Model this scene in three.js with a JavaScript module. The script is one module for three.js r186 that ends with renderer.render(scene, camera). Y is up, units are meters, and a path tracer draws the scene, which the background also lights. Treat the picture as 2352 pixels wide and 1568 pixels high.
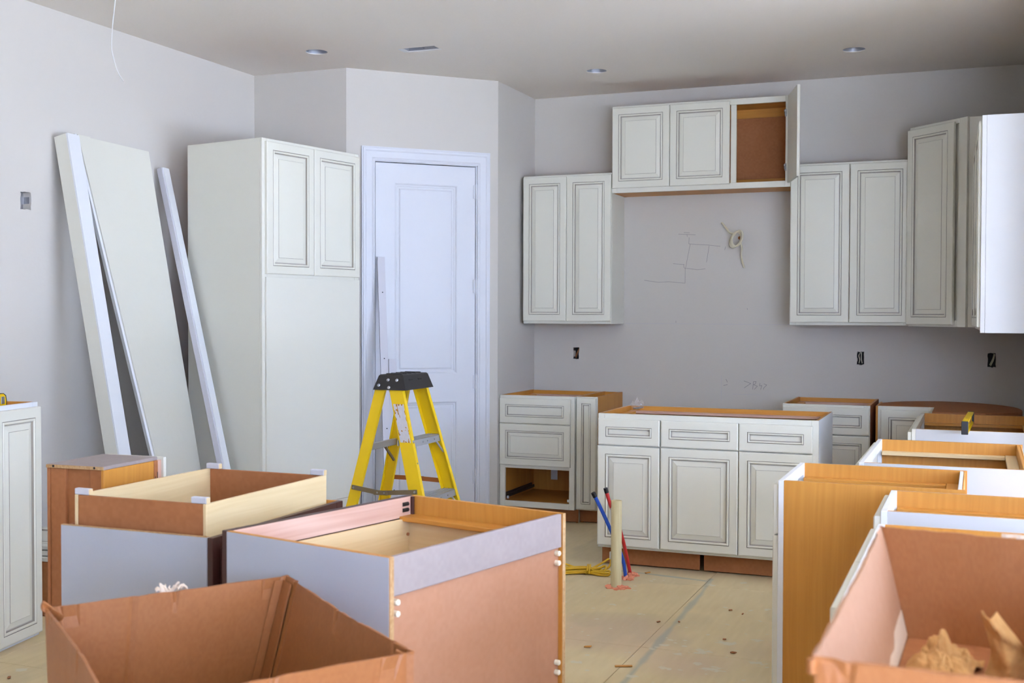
import * as THREE from 'three';
import { mergeGeometries } from 'three/addons/utils/BufferGeometryUtils.js';

// ------------------------------------------------------------------ camera, sky, exposure
const scene = new THREE.Scene();
const camera = new THREE.PerspectiveCamera(32.74, 1.5, 0.05, 200);
camera.rotation.order = 'YXZ';
camera.position.set(3.1046, 1.4351, 8.1738);
camera.rotation.set(-0.0231, 0.3823, 0.0026);
camera.focus = 6.2; camera.userData.fStop = 5.6;
scene.add(camera);
scene.background = new THREE.Color().setRGB(0.515, 0.69, 1.1);
scene.backgroundIntensity = 17.0;
const sun = new THREE.DirectionalLight(new THREE.Color().setRGB(0.98, 0.985, 1.0), 88);   // behind the house: it lights the ground outside, not the room
sun.position.set(-30, 60, -22); sun.target.position.set(0, 0, 0); sun.castShadow = true;
Object.assign(sun.shadow.camera, { left: -30, right: 30, top: 30, bottom: -30, near: 1, far: 160 }); sun.shadow.mapSize.set(2048, 2048);
scene.add(sun, sun.target);
const renderer = new THREE.WebGLRenderer({ antialias: true });
renderer.toneMapping = THREE.LinearToneMapping;
renderer.toneMappingExposure = 1.34;
renderer.shadowMap.enabled = true;

// ------------------------------------------------------------------ helpers
let seed = 7;
const rnd = () => { seed = (seed * 1664525 + 1013904223) >>> 0; return seed / 4294967296; };
const V = (x, y, z) => new THREE.Vector3(x, y, z);
const lin = (r, g, b) => new THREE.Color().setRGB(r / 255, g / 255, b / 255, THREE.SRGBColorSpace);
function hash(x, y, s) { let h = (x * 374761393 + y * 668265263 + s * 974634781) | 0; h = Math.imul(h ^ (h >>> 13), 1274126177); return ((h ^ (h >>> 16)) >>> 0) / 4294967296; }
function vnoise(u, v, px, py, s) {            // periodic value noise, u,v in 0..1, px,py cells
  const x = u * px, y = v * py, xi = Math.floor(x), yi = Math.floor(y), f = (t) => t * t * (3 - 2 * t), fx = f(x - xi), fy = f(y - yi);
  const m = (a, n) => ((a % n) + n) % n, H = (a, b) => hash(m(a, px), m(b, py), s);
  return (H(xi, yi) * (1 - fx) + H(xi + 1, yi) * fx) * (1 - fy) + (H(xi, yi + 1) * (1 - fx) + H(xi + 1, yi + 1) * fx) * fy;
}
function fbm(u, v, px, py, s, o = 4) { let a = 0, w = 0.5, t = 0; for (let i = 0; i < o; i++) { a += w * vnoise(u, v, px << i, py << i, s + i); t += w; w *= 0.5; } return a / t; }
function dataTex(w, h, fn, srgb = true) {
  const d = new Uint8Array(w * h * 4);
  for (let j = 0; j < h; j++) for (let i = 0; i < w; i++) {
    const c = fn((i + 0.5) / w, (j + 0.5) / h), k = (j * w + i) * 4;
    d[k] = Math.max(0, Math.min(255, c[0])); d[k + 1] = Math.max(0, Math.min(255, c[1])); d[k + 2] = Math.max(0, Math.min(255, c[2])); d[k + 3] = 255;
  }
  const t = new THREE.DataTexture(d, w, h, THREE.RGBAFormat);
  t.wrapS = t.wrapT = THREE.RepeatWrapping; t.magFilter = THREE.LinearFilter; t.minFilter = THREE.LinearMipmapLinearFilter; t.generateMipmaps = true;
  if (srgb) t.colorSpace = THREE.SRGBColorSpace;
  t.needsUpdate = true; return t;
}
const mix = (a, b, t) => a.map((x, i) => x + (b[i] - x) * t);
// wood: grain runs along v; one tile is one metre
const wood = (a, b, s, fine = 1, cath = 0.5) => dataTex(512, 512, (u, v) => {
  const w = u + 0.03 * (fbm(u, v, 3, 2, s + 9, 3) - 0.5);
  const g = fbm(w, v, 60, 2, s, 3), k = vnoise(w, v, 220, 6, s + 3), c = 0.5 + 0.5 * Math.sin(2 * Math.PI * (8 * w + 3.5 * fbm(u, v, 3, 1, s + 5, 2)));
  return mix(a, b, Math.min(1, Math.max(0, 0.55 * g + 0.2 * fine * k + 0.25 * cath * c)));
});
const speck = (a, b, s, n = 90) => dataTex(512, 512, (u, v) => mix(a, b, 0.6 * fbm(u, v, 6, 6, s, 3) + 0.4 * vnoise(u, v, n, n, s + 7)));
const bumpTex = dataTex(256, 256, (u, v) => { const k = 255 * (0.6 * fbm(u, v, 24, 24, 31, 3) + 0.4 * vnoise(u, v, 90, 90, 55)); return [k, k, k]; }, false);

const std = (o) => new THREE.MeshStandardMaterial({ roughness: 0.6, ...o });
const M = {
  wall: std({ color: lin(211, 204, 194), roughness: 0.92, bumpMap: bumpTex, bumpScale: 0.0006 }),
  ceiling: std({ color: lin(240, 232, 221), roughness: 0.95, bumpMap: bumpTex, bumpScale: 0.0008 }),
  trim: std({ color: lin(222, 222, 226), roughness: 0.45 }),
  cream: std({ color: lin(228, 224, 209), roughness: 0.42 }),
  door: std({ color: 0xffffff, vertexColors: true, roughness: 0.42 }),
  white: std({ color: lin(232, 232, 232), roughness: 0.5 }),
  maple: std({ map: wood([222, 158, 70], [194, 126, 46], 11), roughness: 0.45 }),
  paleMaple: std({ map: wood([238, 214, 168], [218, 184, 130], 23), roughness: 0.5 }),
  pink: std({ map: wood([238, 210, 190], [190, 136, 114], 41, 1, 1.2), roughness: 0.5 }),
  cherry: std({ map: wood([86, 44, 34], [50, 24, 20], 51), roughness: 0.4 }),
  board: std({ map: speck([184, 120, 74], [164, 100, 56], 61), roughness: 0.75 }),
  kraft: std({ map: speck([174, 113, 65], [156, 95, 50], 71, 140), roughness: 0.5 }),
  glareKraft: std({ map: speck([186, 142, 112], [172, 126, 95], 73, 140), roughness: 0.6 }),  // kraft made paler: window glare on one box wall put into the colour
  tan: std({ map: speck([192, 140, 108], [180, 126, 92], 81), roughness: 0.7 }),
  rail: std({ map: speck([170, 156, 151], [156, 142, 137], 83), roughness: 0.6 }),
  chip: std({ map: speck([228, 196, 150], [168, 122, 72], 91, 200), roughness: 0.8 }),
  paleGrey: std({ color: lin(198, 196, 196), roughness: 0.55 }),
  grey: std({ color: lin(184, 185, 192), roughness: 0.5 }),
  block: std({ color: lin(212, 209, 214), roughness: 0.6 }),
  dark: std({ color: lin(26, 24, 24), roughness: 0.6 }),
  black: std({ color: lin(38, 36, 36), roughness: 0.5 }),
  steel: std({ color: lin(170, 170, 172), metalness: 0.9, roughness: 0.4 }),
  alu: std({ color: lin(188, 190, 196), metalness: 0.7, roughness: 0.45 }),
  yellow: std({ color: lin(238, 196, 8), roughness: 0.4 }),
  bronze: std({ color: lin(128, 112, 84), metalness: 0.5, roughness: 0.5 }),
  rust: std({ color: lin(170, 100, 48), metalness: 0.2, roughness: 0.6 }),
  sticker: std({ map: dataTex(256, 512, (u, v) => { const n = fbm(u, v, 6, 10, 101, 4), e = Math.min(u, 1 - u, v * 2, 2 - v * 2), k = n + 0.12 * Math.min(1, e * 8); return k < 0.42 ? [176, 116, 30] : mix([214, 208, 210], [196, 190, 192], n); }), roughness: 0.6 }),
  pvc: std({ map: speck([232, 220, 178], [210, 190, 140], 111, 30), roughness: 0.5 }),
  red: std({ color: lin(206, 44, 44), roughness: 0.4 }),
  blue: std({ color: lin(38, 88, 200), roughness: 0.4 }),
  foam: std({ map: speck([246, 176, 142], [224, 128, 92], 121, 40), roughness: 0.9 }),
  cable: std({ color: lin(226, 216, 188), roughness: 0.5 }),
  wire: std({ color: lin(232, 230, 226), roughness: 0.5 }),
  cord: std({ color: lin(226, 178, 34), roughness: 0.45 }),
  plug: std({ color: lin(242, 232, 206), roughness: 0.4 }),
  pencil: std({ color: lin(150, 142, 142), roughness: 0.9 }),
  faint: std({ color: lin(205, 199, 197), roughness: 0.9 }),
  paper: std({ map: speck([214, 168, 108], [182, 128, 70], 131, 60), roughness: 0.9 }),
  tape: std({ color: lin(222, 200, 176), roughness: 0.6 }),
  copper: std({ color: lin(190, 130, 90), metalness: 0.6, roughness: 0.4 }),
  bag: new THREE.MeshPhysicalMaterial({ color: 0xffffff, transmission: 0.92, thickness: 0, roughness: 0.15, ior: 1.4 }),
  ground: std({ color: lin(198, 206, 220), roughness: 0.95 }),
};

// box with bevelled edges; uv in metres with v along the grain axis
let off = 0;
function bx(cx, cy, cz, w, h, d, grain = 'y', b = 0.0015) {
  const hw = [w / 2, h / 2, d / 2]; b = Math.min(b, w * 0.3, h * 0.3, d * 0.3);
  const P = [], N = [], U = [], ax = { x: 0, y: 1, z: 2 }, g = ax[grain]; off = (off + 0.377) % 1;
  const at = (s, k) => s.map((q, i) => q * (hw[i] - (i === k ? 0 : b)));
  const quad = (pts, n) => {
    const [a, bb, c] = pts.map((p) => V(...p)), t = bb.clone().sub(a).cross(c.clone().sub(a)), l = pts.length;
    if (t.dot(V(...n)) < 0) pts = pts.slice().reverse();
    const k = n.map(Math.abs).indexOf(Math.max(...n.map(Math.abs))), nn = V(...n).normalize();
    let [i, j] = [0, 1, 2].filter((q) => q !== k); if (i === g) [i, j] = [j, i];
    for (const t3 of l === 4 ? [[0, 1, 2], [0, 2, 3]] : [[0, 1, 2]]) for (const q of t3) { const p = pts[q]; P.push(p[0] + cx, p[1] + cy, p[2] + cz); N.push(nn.x, nn.y, nn.z); U.push(p[i] + off, p[j] + off * 1.7); }
  };
  for (let k = 0; k < 3; k++) for (const s of [-1, 1]) {
    const [i, j] = [0, 1, 2].filter((q) => q !== k), c = (a, e) => { const q = [0, 0, 0]; q[k] = s; q[i] = a; q[j] = e; return q; }, n = [0, 0, 0]; n[k] = s;
    quad([at(c(-1, -1), k), at(c(1, -1), k), at(c(1, 1), k), at(c(-1, 1), k)], n);
  }
  for (let k = 0; k < 3; k++) { const [i, j] = [0, 1, 2].filter((q) => q !== k); for (const a of [-1, 1]) for (const e of [-1, 1]) {
    const c = (t) => { const q = [0, 0, 0]; q[k] = t; q[i] = a; q[j] = e; return q; }, n = [0, 0, 0]; n[i] = a; n[j] = e;
    quad([at(c(-1), i), at(c(1), i), at(c(1), j), at(c(-1), j)], n); } }
  for (const a of [-1, 1]) for (const e of [-1, 1]) for (const f of [-1, 1]) { const s = [a, e, f]; quad([at(s, 0), at(s, 1), at(s, 2)], s); }
  const G = new THREE.BufferGeometry();
  G.setAttribute('position', new THREE.Float32BufferAttribute(P, 3)); G.setAttribute('normal', new THREE.Float32BufferAttribute(N, 3)); G.setAttribute('uv', new THREE.Float32BufferAttribute(U, 2));
  return G;
}
// by corners
const bc = (x0, x1, y0, y1, z0, z1, grain = 'y', b) => bx((x0 + x1) / 2, (y0 + y1) / 2, (z0 + z1) / 2, x1 - x0, y1 - y0, z1 - z0, grain, b);
const plain = (g) => { const q = g.index ? g.toNonIndexed() : g; for (const k of Object.keys(q.attributes)) if (!['position', 'normal', 'uv'].includes(k)) q.deleteAttribute(k); q.clearGroups?.(); return q; };
const merge = (l) => (l.length === 1 ? l[0] : mergeGeometries(l.map(plain)));
function part(name, geo, mat, parent, label) {
  const m = new THREE.Mesh(Array.isArray(geo) ? merge(geo) : geo, mat); m.name = name; m.castShadow = m.receiveShadow = true;
  if (label) m.userData.label = label; parent.add(m); return m;
}
const used = {};
const numbered = (n) => { used[n] = (used[n] ?? -1) + 1; return used[n] ? n + '_' + String(used[n]).padStart(3, '0') : n; };
function tag(o, label, category, group) { o.userData.label = label; o.userData.category = category; if (group) o.userData.group = group; return o; }
function thing(name, label, category, pos = [0, 0, 0], rot = 0, group) {
  const o = new THREE.Group(); o.name = numbered(name); o.position.set(...pos); o.rotation.y = rot; scene.add(o); return tag(o, label, category, group);
}
function single(name, label, category, geo, mat, group) { const m = part(numbered(name), geo, mat, scene); return tag(m, label, category, group); }
function struct(name, geo, mat) { const m = part(name, geo, mat, scene); m.userData.kind = 'structure'; return m; }
function structGroup(name) { const o = new THREE.Group(); o.name = name; o.userData.kind = 'structure'; scene.add(o); return o; }
function poly(pts, depth, bevel = 0, holes = []) {
  const s = new THREE.Shape(pts.map((p) => new THREE.Vector2(...p)));
  for (const h of holes) s.holes.push(new THREE.Path(h.map((p) => new THREE.Vector2(...p))));
  return plain(new THREE.ExtrudeGeometry(s, { depth, bevelEnabled: bevel > 0, bevelSize: bevel, bevelThickness: bevel, bevelSegments: 1, curveSegments: 24 }));
}
const tube = (pts, r, n = 40, seg = 8) => plain(new THREE.TubeGeometry(new THREE.CatmullRomCurve3(pts.map((p) => (p.isVector3 ? p : V(...p)))), n, r, seg));
function rod(a, b, r, r2 = r, seg = 16) {
  a = V(...a); b = V(...b); const g = new THREE.CylinderGeometry(r2, r, a.distanceTo(b), seg), d = b.clone().sub(a).normalize();
  g.applyQuaternion(new THREE.Quaternion().setFromUnitVectors(V(0, 1, 0), d)); g.translate(...a.clone().add(b).multiplyScalar(0.5).toArray()); return plain(g);
}
// a profile [[x,y]...] swept straight from a to b, its x axis along xd
function beam(a, b, xd, prof, holes) {
  a = V(...a); b = V(...b); const z = b.clone().sub(a), L = z.length(); z.normalize();
  const x = V(...xd); x.addScaledVector(z, -x.dot(z)).normalize(); const y = z.clone().cross(x), g = poly(prof, L, 0, holes);
  g.applyMatrix4(new THREE.Matrix4().makeBasis(x, y, z).setPosition(a)); return g;
}
const rect = (x0, y0, x1, y1) => [[x0, y0], [x1, y0], [x1, y1], [x0, y1]];
// a closed slab over a surface f(u,v) with thickness t along its normal
function slab(f, t, nu = 12, nv = 12, uS = 1, vS = 1) {
  const F = [], Bk = [], e = 1e-3, P = [], U = [];
  for (let j = 0; j <= nv; j++) for (let i = 0; i <= nu; i++) {
    const u = i / nu, v = j / nv, p = f(u, v), du = f(Math.min(1, u + e), v).sub(f(Math.max(0, u - e), v)), dv = f(u, Math.min(1, v + e)).sub(f(u, Math.max(0, v - e))), n = du.cross(dv).normalize();
    F.push(p.clone().addScaledVector(n, t / 2)); Bk.push(p.clone().addScaledVector(n, -t / 2));
  }
  const id = (i, j) => j * (nu + 1) + i, push = (A, i, j) => { const p = A[id(i, j)]; P.push(p.x, p.y, p.z); U.push((i / nu) * uS, (j / nv) * vS); };
  for (let j = 0; j < nv; j++) for (let i = 0; i < nu; i++) {
    for (const [a, b] of [[i, j], [i + 1, j], [i + 1, j + 1], [i, j], [i + 1, j + 1], [i, j + 1]]) push(F, a, b);
    for (const [a, b] of [[i, j], [i + 1, j + 1], [i + 1, j], [i, j], [i, j + 1], [i + 1, j + 1]]) push(Bk, a, b);
  }
  const side = (l) => { for (let k = 0; k + 1 < l.length; k++) { const [a, b] = l[k], [c, d] = l[k + 1]; push(F, a, b); push(Bk, a, b); push(Bk, c, d); push(F, a, b); push(Bk, c, d); push(F, c, d); } };
  const r = (n) => [...Array(n + 1).keys()];
  side(r(nu).map((i) => [i, 0])); side(r(nv).map((j) => [nu, j])); side(r(nu).map((i) => [nu - i, nv])); side(r(nv).map((j) => [0, nv - j]));
  const G = new THREE.BufferGeometry(); G.setAttribute('position', new THREE.Float32BufferAttribute(P, 3)); G.setAttribute('uv', new THREE.Float32BufferAttribute(U, 2)); G.computeVertexNormals(); return G;
}

// ------------------------------------------------------------------ the room
const H = 3.048, WL = -1.475, ZP = 1.482, WR = 3.415, ZR = 2.25, XW = 8.6, ZF = 10.4;
const jag = (x0, x1, y0, y1, s) => { const p = []; seed = s; const n = 5, add = (ax, ay, bx_, by) => { for (let i = 0; i < n; i++) { const t = i / n; p.push([ax + (bx_ - ax) * t + (rnd() - 0.5) * 0.005, ay + (by - ay) * t + (rnd() - 0.5) * 0.005]); } }; add(x0, y0, x1, y0); add(x1, y0, x1, y1); add(x1, y1, x0, y1); add(x0, y1, x0, y0); return p; };
const outlets = [[0.308, 0.353, 1.107, 1.194], [2.338, 2.384, 1.102, 1.189], [3.158, 3.206, 1.1, 1.192]];
{ // back wall with three ragged outlet holes, pencil marks and a drywall joint
  const g = poly(rect(WL - 0.13, 0, XW + 0.15, H), 0.13, 0, outlets.map((o, i) => jag(...o, 5 + i))); g.translate(0, 0, -0.13);
  const w = struct('wall_back', g, M.wall);
  const strokes = [[[1.1,2.014],[1.223,2.006]],[[1.139,2.024],[1.181,2.022]],[[1.162,2.008],[1.164,1.995]],[[1.178,1.988],[1.175,1.944],[1.186,1.941]],[[1.186,1.942],[1.152,1.765]],[[1.188,1.941],[1.313,1.932],[1.401,1.921]],[[1.439,1.918],[1.433,1.895]],[[1.322,1.926],[1.304,1.81]],[[1.063,1.803],[1.144,1.796]],[[1.14,1.796],[1.141,1.777],[1.152,1.765]],[[1.157,1.769],[1.244,1.758],[1.295,1.764]],[[1.151,1.765],[1.15,1.664]],[[0.85,1.686],[0.952,1.671],[1.031,1.674],[1.148,1.663]],[[1.085,1.395],[1.085,1.38]],[[1.594,1.485],[1.595,1.473]]];
  const note = [[[1.575,0.974],[1.623,0.957],[1.578,0.926]],[[1.643,0.973],[1.636,0.917]],[[1.643,0.971],[1.66,0.972],[1.656,0.956],[1.643,0.949],[1.669,0.939],[1.648,0.917]],[[1.687,0.96],[1.684,0.943],[1.7,0.944]],[[1.7,0.946],[1.692,0.917]],[[1.714,0.957],[1.734,0.949],[1.714,0.929],[1.711,0.918]],[[1.448,0.983],[1.459,0.963]],[[1.431,0.939],[1.459,0.945]]];
  const faint = [[[1.495,0.877],[1.697,0.879]],[[1.415,1.005],[1.416,0.832]],[[0.71,1.374],[1.93,1.371]]];
  const draw = (l, t) => merge(l.flatMap((s) => s.slice(1).map((q, i) => { const p = s[i], dx = q[0] - p[0], dy = q[1] - p[1], L = Math.hypot(dx, dy), g2 = bx(0, 0, 0, L + t * 0.5, t, 0.0006, 'x', 0.0001); g2.rotateZ(Math.atan2(dy, dx)); g2.translate((p[0] + q[0]) / 2, (p[1] + q[1]) / 2, 0.0004); return g2; })));
  part('pencil_sketch', draw(strokes, 0.0026), M.pencil, w); part('pencil_note', draw(note, 0.003), M.pencil, w); part('drywall_joint', draw(faint, 0.004), M.faint, w);
}
{ // left wall, one switch hole
  const g = poly(rect(-ZF, 0, 0, H), 0.13, 0, [jag(-3.562, -3.49, 1.972, 2.062, 21)]); g.rotateY(Math.PI / 2); g.translate(WL - 0.13, 0, 0);
  struct('wall_left', g, M.wall);
}
struct('wall_pantry_return', bc(WL, -0.761, 0, H, ZP - 0.12, ZP, 'y', 0.001), M.wall);
const r2 = Math.SQRT1_2, PW = (t, y, o) => V(-0.761 + (t + o) * r2, y, 1.482 + (o - t) * r2), toPantry = (g) => { g.rotateY(Math.PI / 4); g.translate(-0.761, 0, 1.482); return g; };
// door hole is built into the angled wall: local x along the wall, z out of it
struct('wall_pantry_front', toPantry(poly([[0, 0], [0.185, 0], [0.185, 2.462], [0.925, 2.462], [0.925, 0], [1.076, 0], [1.076, H], [0, H]], 0.12).translate(0, 0, -0.12)), M.wall);
struct('wall_pantry_side', bc(-0.12, 0, 0, H, 0, 0.721, 'y', 0.001), M.wall);
{ const d = structGroup('door_1');
  const mould = [], F = (x0, x1, y0, y1, z0, z1) => toPantry(bc(x0, x1, y0, y1, z0, z1, 'y', 0.003));
  const ring = (x0, x1, y0, y1, prof) => { // picture-frame moulding, profile [inset, z]
    const P = []; for (let k = 0; k + 1 < prof.length; k++) { const [i0, z0] = prof[k], [i1, z1] = prof[k + 1], A = [[x0 + i0, y0 + i0], [x1 - i0, y0 + i0], [x1 - i0, y1 - i0], [x0 + i0, y1 - i0]], B = [[x0 + i1, y0 + i1], [x1 - i1, y0 + i1], [x1 - i1, y1 - i1], [x0 + i1, y1 - i1]];
      for (let q = 0; q < 4; q++) { const n = (q + 1) % 4; for (const [p, z] of [[A[q], z0], [A[n], z0], [B[n], z1], [A[q], z0], [B[n], z1], [B[q], z1]]) P.push(p[0], p[1], z); } }
    const G = new THREE.BufferGeometry(); G.setAttribute('position', new THREE.Float32BufferAttribute(P, 3)); G.setAttribute('uv', new THREE.Float32BufferAttribute(P.filter((_, i) => i % 3 < 2), 2)); G.computeVertexNormals(); return G; };
  const zf = -0.006, slabG = poly(rect(0.2, 0.008, 0.909, 2.444), 0.035, 0, [rect(0.331, 1.03, 0.779, 2.314), rect(0.331, 0.19, 0.779, 0.842)]); slabG.translate(0, 0, zf - 0.035);
  const s = part('door_slab', toPantry(slabG), M.trim, d);
  for (const [y0, y1] of [[1.03, 2.314], [0.19, 0.842]]) part('door_panel', [toPantry(ring(0.331, 0.779, y0, y1, [[0, zf], [0.006, zf - 0.002], [0.012, zf - 0.009], [0.02, zf - 0.01], [0.024, zf - 0.013], [0.034, zf - 0.013], [0.042, zf - 0.006], [0.046, zf - 0.005]])), toPantry(bc(0.375, 0.735, y0 + 0.044, y1 - 0.044, zf - 0.028, zf - 0.005, 'y', 0.0005))], M.trim, s);
  for (const y of [0.314, 0.972, 1.628, 2.276]) { const h = part('hinge', [toPantry(rod([0.914, y - 0.05, 0.004], [0.914, y + 0.05, 0.004], 0.008)), toPantry(bx(0.905, y, 0.0, 0.022, 0.092, 0.004)), toPantry(rod([0.914, y + 0.05, 0.004], [0.914, y + 0.058, 0.004], 0.005, 0.003))], M.trim, d); h.userData.label = 'paint-masked hinge'; }
  part('jamb', [F(0.181, 0.196, 0, 2.466, -0.12, 0.001), F(0.913, 0.929, 0, 2.466, -0.12, 0.001), F(0.181, 0.929, 2.45, 2.466, -0.12, 0.001), F(0.195, 0.205, 0, 2.45, -0.07, -0.045), F(0.904, 0.914, 0, 2.45, -0.07, -0.045)], M.trim, d);
}
{ // casing round the pantry door: stepped profile, mitred
  const prof = [[0, 0], [0, 0.012], [0.012, 0.016], [0.02, 0.012], [0.058, 0.014], [0.066, 0.02], [0.08, 0.021], [0.084, 0.017], [0.09, 0.017], [0.09, 0]];
  const t = structGroup('trim_1'), x0 = 0.19, x1 = 0.921, y1 = 2.455;
  const side = (path) => { const P = [], U = []; for (let k = 0; k + 1 < prof.length; k++) { const [a, za] = prof[k], [b, zb] = prof[k + 1], p = path(a), q = path(b); const A = [p[0][0], p[0][1], za], B = [p[1][0], p[1][1], za], C = [q[1][0], q[1][1], zb], D = [q[0][0], q[0][1], zb]; for (const v of [A, B, C, A, C, D]) { P.push(...v); U.push(v[0], v[1]); } } const G = new THREE.BufferGeometry(); G.setAttribute('position', new THREE.Float32BufferAttribute(P, 3)); G.setAttribute('uv', new THREE.Float32BufferAttribute(U, 2)); G.computeVertexNormals(); return toPantry(G.translate(0, 0, 0.0005)); };
  part('casing_leg', side((a) => [[x0 - a, y1 + a], [x0 - a, 0]]), M.trim, t); part('casing_leg', side((a) => [[x1 + a, 0], [x1 + a, y1 + a]]), M.trim, t); part('casing_head', side((a) => [[x1 + a, y1 + a], [x0 - a, y1 + a]]), M.trim, t);
}
struct('wall_right', bc(WR, WR + 0.13, 0, H, 0, ZR, 'y', 0.001), M.wall);
struct('wall_nook', bc(WR + 0.13, XW, 0, H, ZR - 0.13, ZR, 'y', 0.001), M.wall);
{ const wins = [[2.7, 4.95], [5.2, 7.45]], y0 = 0.12, y1 = 2.65;
  const g = poly(rect(-ZF, 0, -ZR + 0.13, H), 0.15, 0, wins.map(([a, b]) => rect(-b, y0, -a, y1))); g.rotateY(Math.PI / 2); g.translate(XW, 0, 0); struct('wall_window', g, M.wall);
  wins.forEach(([a, b], i) => { const w = structGroup('window_' + (i + 1)), x = XW + 0.07, f = 0.045;
    part('window_frame', [bc(x - 0.03, x + 0.03, y0, y0 + f, a, b), bc(x - 0.03, x + 0.03, y1 - f, y1, a, b), bc(x - 0.03, x + 0.03, y0, y1, a, a + f), bc(x - 0.03, x + 0.03, y0, y1, b - f, b), bc(x - 0.02, x + 0.02, y0, y1, (a + b) / 2 - 0.02, (a + b) / 2 + 0.02)], M.trim, w);
    part('window_sill', bc(XW - 0.03, XW + 0.05, y0 - 0.02, y0, a - 0.05, b + 0.05, 'z', 0.004), M.trim, w); });
}
{ const wins = [[4.1, 6.0], [6.3, 8.2]], y0 = 0.12, y1 = 2.65; const g = poly(rect(WL - 0.13, 0, XW, H), 0.15, 0, wins.map(([a, b]) => rect(a, y0, b, y1))); g.translate(0, 0, ZF); struct('wall_front', g, M.wall);
  wins.forEach(([a, b], i) => { const w = structGroup('window_' + (i + 3)), z = ZF + 0.07, f = 0.045; part('window_frame', [bc(a, b, y0, y0 + f, z - 0.03, z + 0.03), bc(a, b, y1 - f, y1, z - 0.03, z + 0.03), bc(a, a + f, y0, y1, z - 0.03, z + 0.03), bc(b - f, b, y0, y1, z - 0.03, z + 0.03)], M.trim, w); }); }
const cans = [[-0.7, 1.95], [0.735, 0.79], [2.38, 0.815]];
{ const circ = ([x, z], r, n = 32) => [...Array(n).keys()].map((i) => [x + r * Math.cos(i / n * 2 * Math.PI), -z + r * Math.sin(i / n * 2 * Math.PI)]);
  const g = poly([[WL - 0.13, 0.13], [XW + 0.15, 0.13], [XW + 0.15, -ZF - 0.15], [WL - 0.13, -ZF - 0.15]], 0.16, 0, [...cans.map((c) => circ(c, 0.068)), rect(-0.17, -1.835, 0.045, -1.745)]);
  g.rotateX(-Math.PI / 2); g.translate(0, H, 0); struct('ceiling', g, M.ceiling); }
{ // subfloor: plywood sheets with hairline joints, stains and paint on them
  const X0 = -1.05, Z0 = 0.9, S = 4.6;
  const seg = (x, z, l) => { let m = 9; for (let i = 0; i + 1 < l.length; i++) { const [ax, az] = l[i], [bx_, bz] = l[i + 1], dx = bx_ - ax, dz = bz - az, t = Math.max(0, Math.min(1, ((x - ax) * dx + (z - az) * dz) / (dx * dx + dz * dz))); m = Math.min(m, Math.hypot(x - ax - t * dx, z - az - t * dz)); } return m; };
  const blue = [[1.764, 1.93], [1.791, 2.295], [1.801, 2.8], [1.818, 3.337], [1.831, 3.784], [1.85, 4.6]], far = [[1.25, 1.92], [1.5, 1.95], [1.77, 1.99]];
  seed = 99; const spl = [[1.8, 2.073, 0.03], [1.939, 1.95, 0.025], [2.095, 3.13, 0.05], [2.02, 3.296, 0.05], [2.0, 3.33, 0.03], [2.121, 3.524, 0.05], [2.04, 3.481, 0.03], [1.939, 3.587, 0.035], [1.835, 3.734, 0.028], [1.818, 3.337, 0.022], [2.21, 3.031, 0.03], [2.27, 3.374, 0.04], [2.087, 2.525, 0.022], [1.575, 3.647, 0.03], [1.99, 3.02, 0.02], [1.86, 3.17, 0.02], [-0.46, 4.6, 0.03], [2.16, 2.7, 0.02], [2.03, 2.82, 0.02]];
  for (let i = 0; i < 170; i++) spl.push([0.9 + rnd() * 1.7, 2.0 + rnd() * 3, 0.006 + rnd() * rnd() * 0.022]);
  const tex = dataTex(1536, 1536, (u, v) => {
    const x = X0 + u * S, z = Z0 + v * S, n = fbm(u, v, 10, 10, 201, 4), w = vnoise(u, v, 280, 42, 203), m = fbm(u, v, 28, 28, 205, 3);
    let c = mix([238, 217, 172], [214, 190, 143], 0.62 * n + 0.22 * w + 0.16 * m);
    const p = fbm(u, v, 6, 6, 211, 2); if (p > 0.6) c = mix(c, [206, 172, 158], Math.min(0.3, (p - 0.6) * 2));
    const gy = fbm(u, v, 14, 9, 215, 3); if (gy > 0.58) c = mix(c, [168, 158, 134], Math.min(0.15, (gy - 0.58) * 2));
    const b = Math.min(seg(x, z, blue) / 0.022, seg(x, z, far) / 0.02) + (m - 0.5) * 1.3; if (b < 1) c = mix(c, [158, 166, 160], 0.5 * Math.min(1, (1 - b) * 1.3));
    for (const [sx, sz, r] of spl) { const dx = x - sx, dz = z - sz; if (Math.abs(dx) < r * 1.6 && Math.abs(dz) < r * 1.6) { const q = Math.hypot(dx, dz * 1.1) / r + (vnoise(u, v, 300, 300, 217) - 0.5) * 1.1; if (q < 0.8) c = mix(c, [222, 212, 188], Math.min(0.75, (0.8 - q) * 2.5)); } }
    return c; });
  const fm = std({ map: tex, roughness: 0.85, bumpMap: bumpTex, bumpScale: 0.0008 });
  const f = structGroup('floor'); struct('subfloor_slab', bc(WL - 0.13, XW + 0.15, -0.14, -0.02, -0.13, ZF + 0.15, 'x', 0.001), M.chip);
  const xs = [WL, -0.68, 1.76, 4.2, 6.64, XW], zs = [0, 0.89, 2.11, 3.33, 4.55, 5.77, 6.99, 8.21, 9.43, ZF];
  for (let i = 0; i + 1 < xs.length; i++) for (let j = 0; j + 1 < zs.length; j++) { const e = 0.0012, g = bc(xs[i] + e, xs[i + 1] - e, -0.019, 0, zs[j] + e, zs[j + 1] - e, 'z', 0.0012), p = g.attributes.position, uv = g.attributes.uv; for (let k = 0; k < p.count; k++) uv.setXY(k, (p.getX(k) - X0) / S, (p.getZ(k) - Z0) / S); part('floor_sheet', g, fm, f); }
}
struct('ground_outside', bc(-40, 60, -0.35, -0.2, -40, 60, 'x', 0.001), M.ground);

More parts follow.
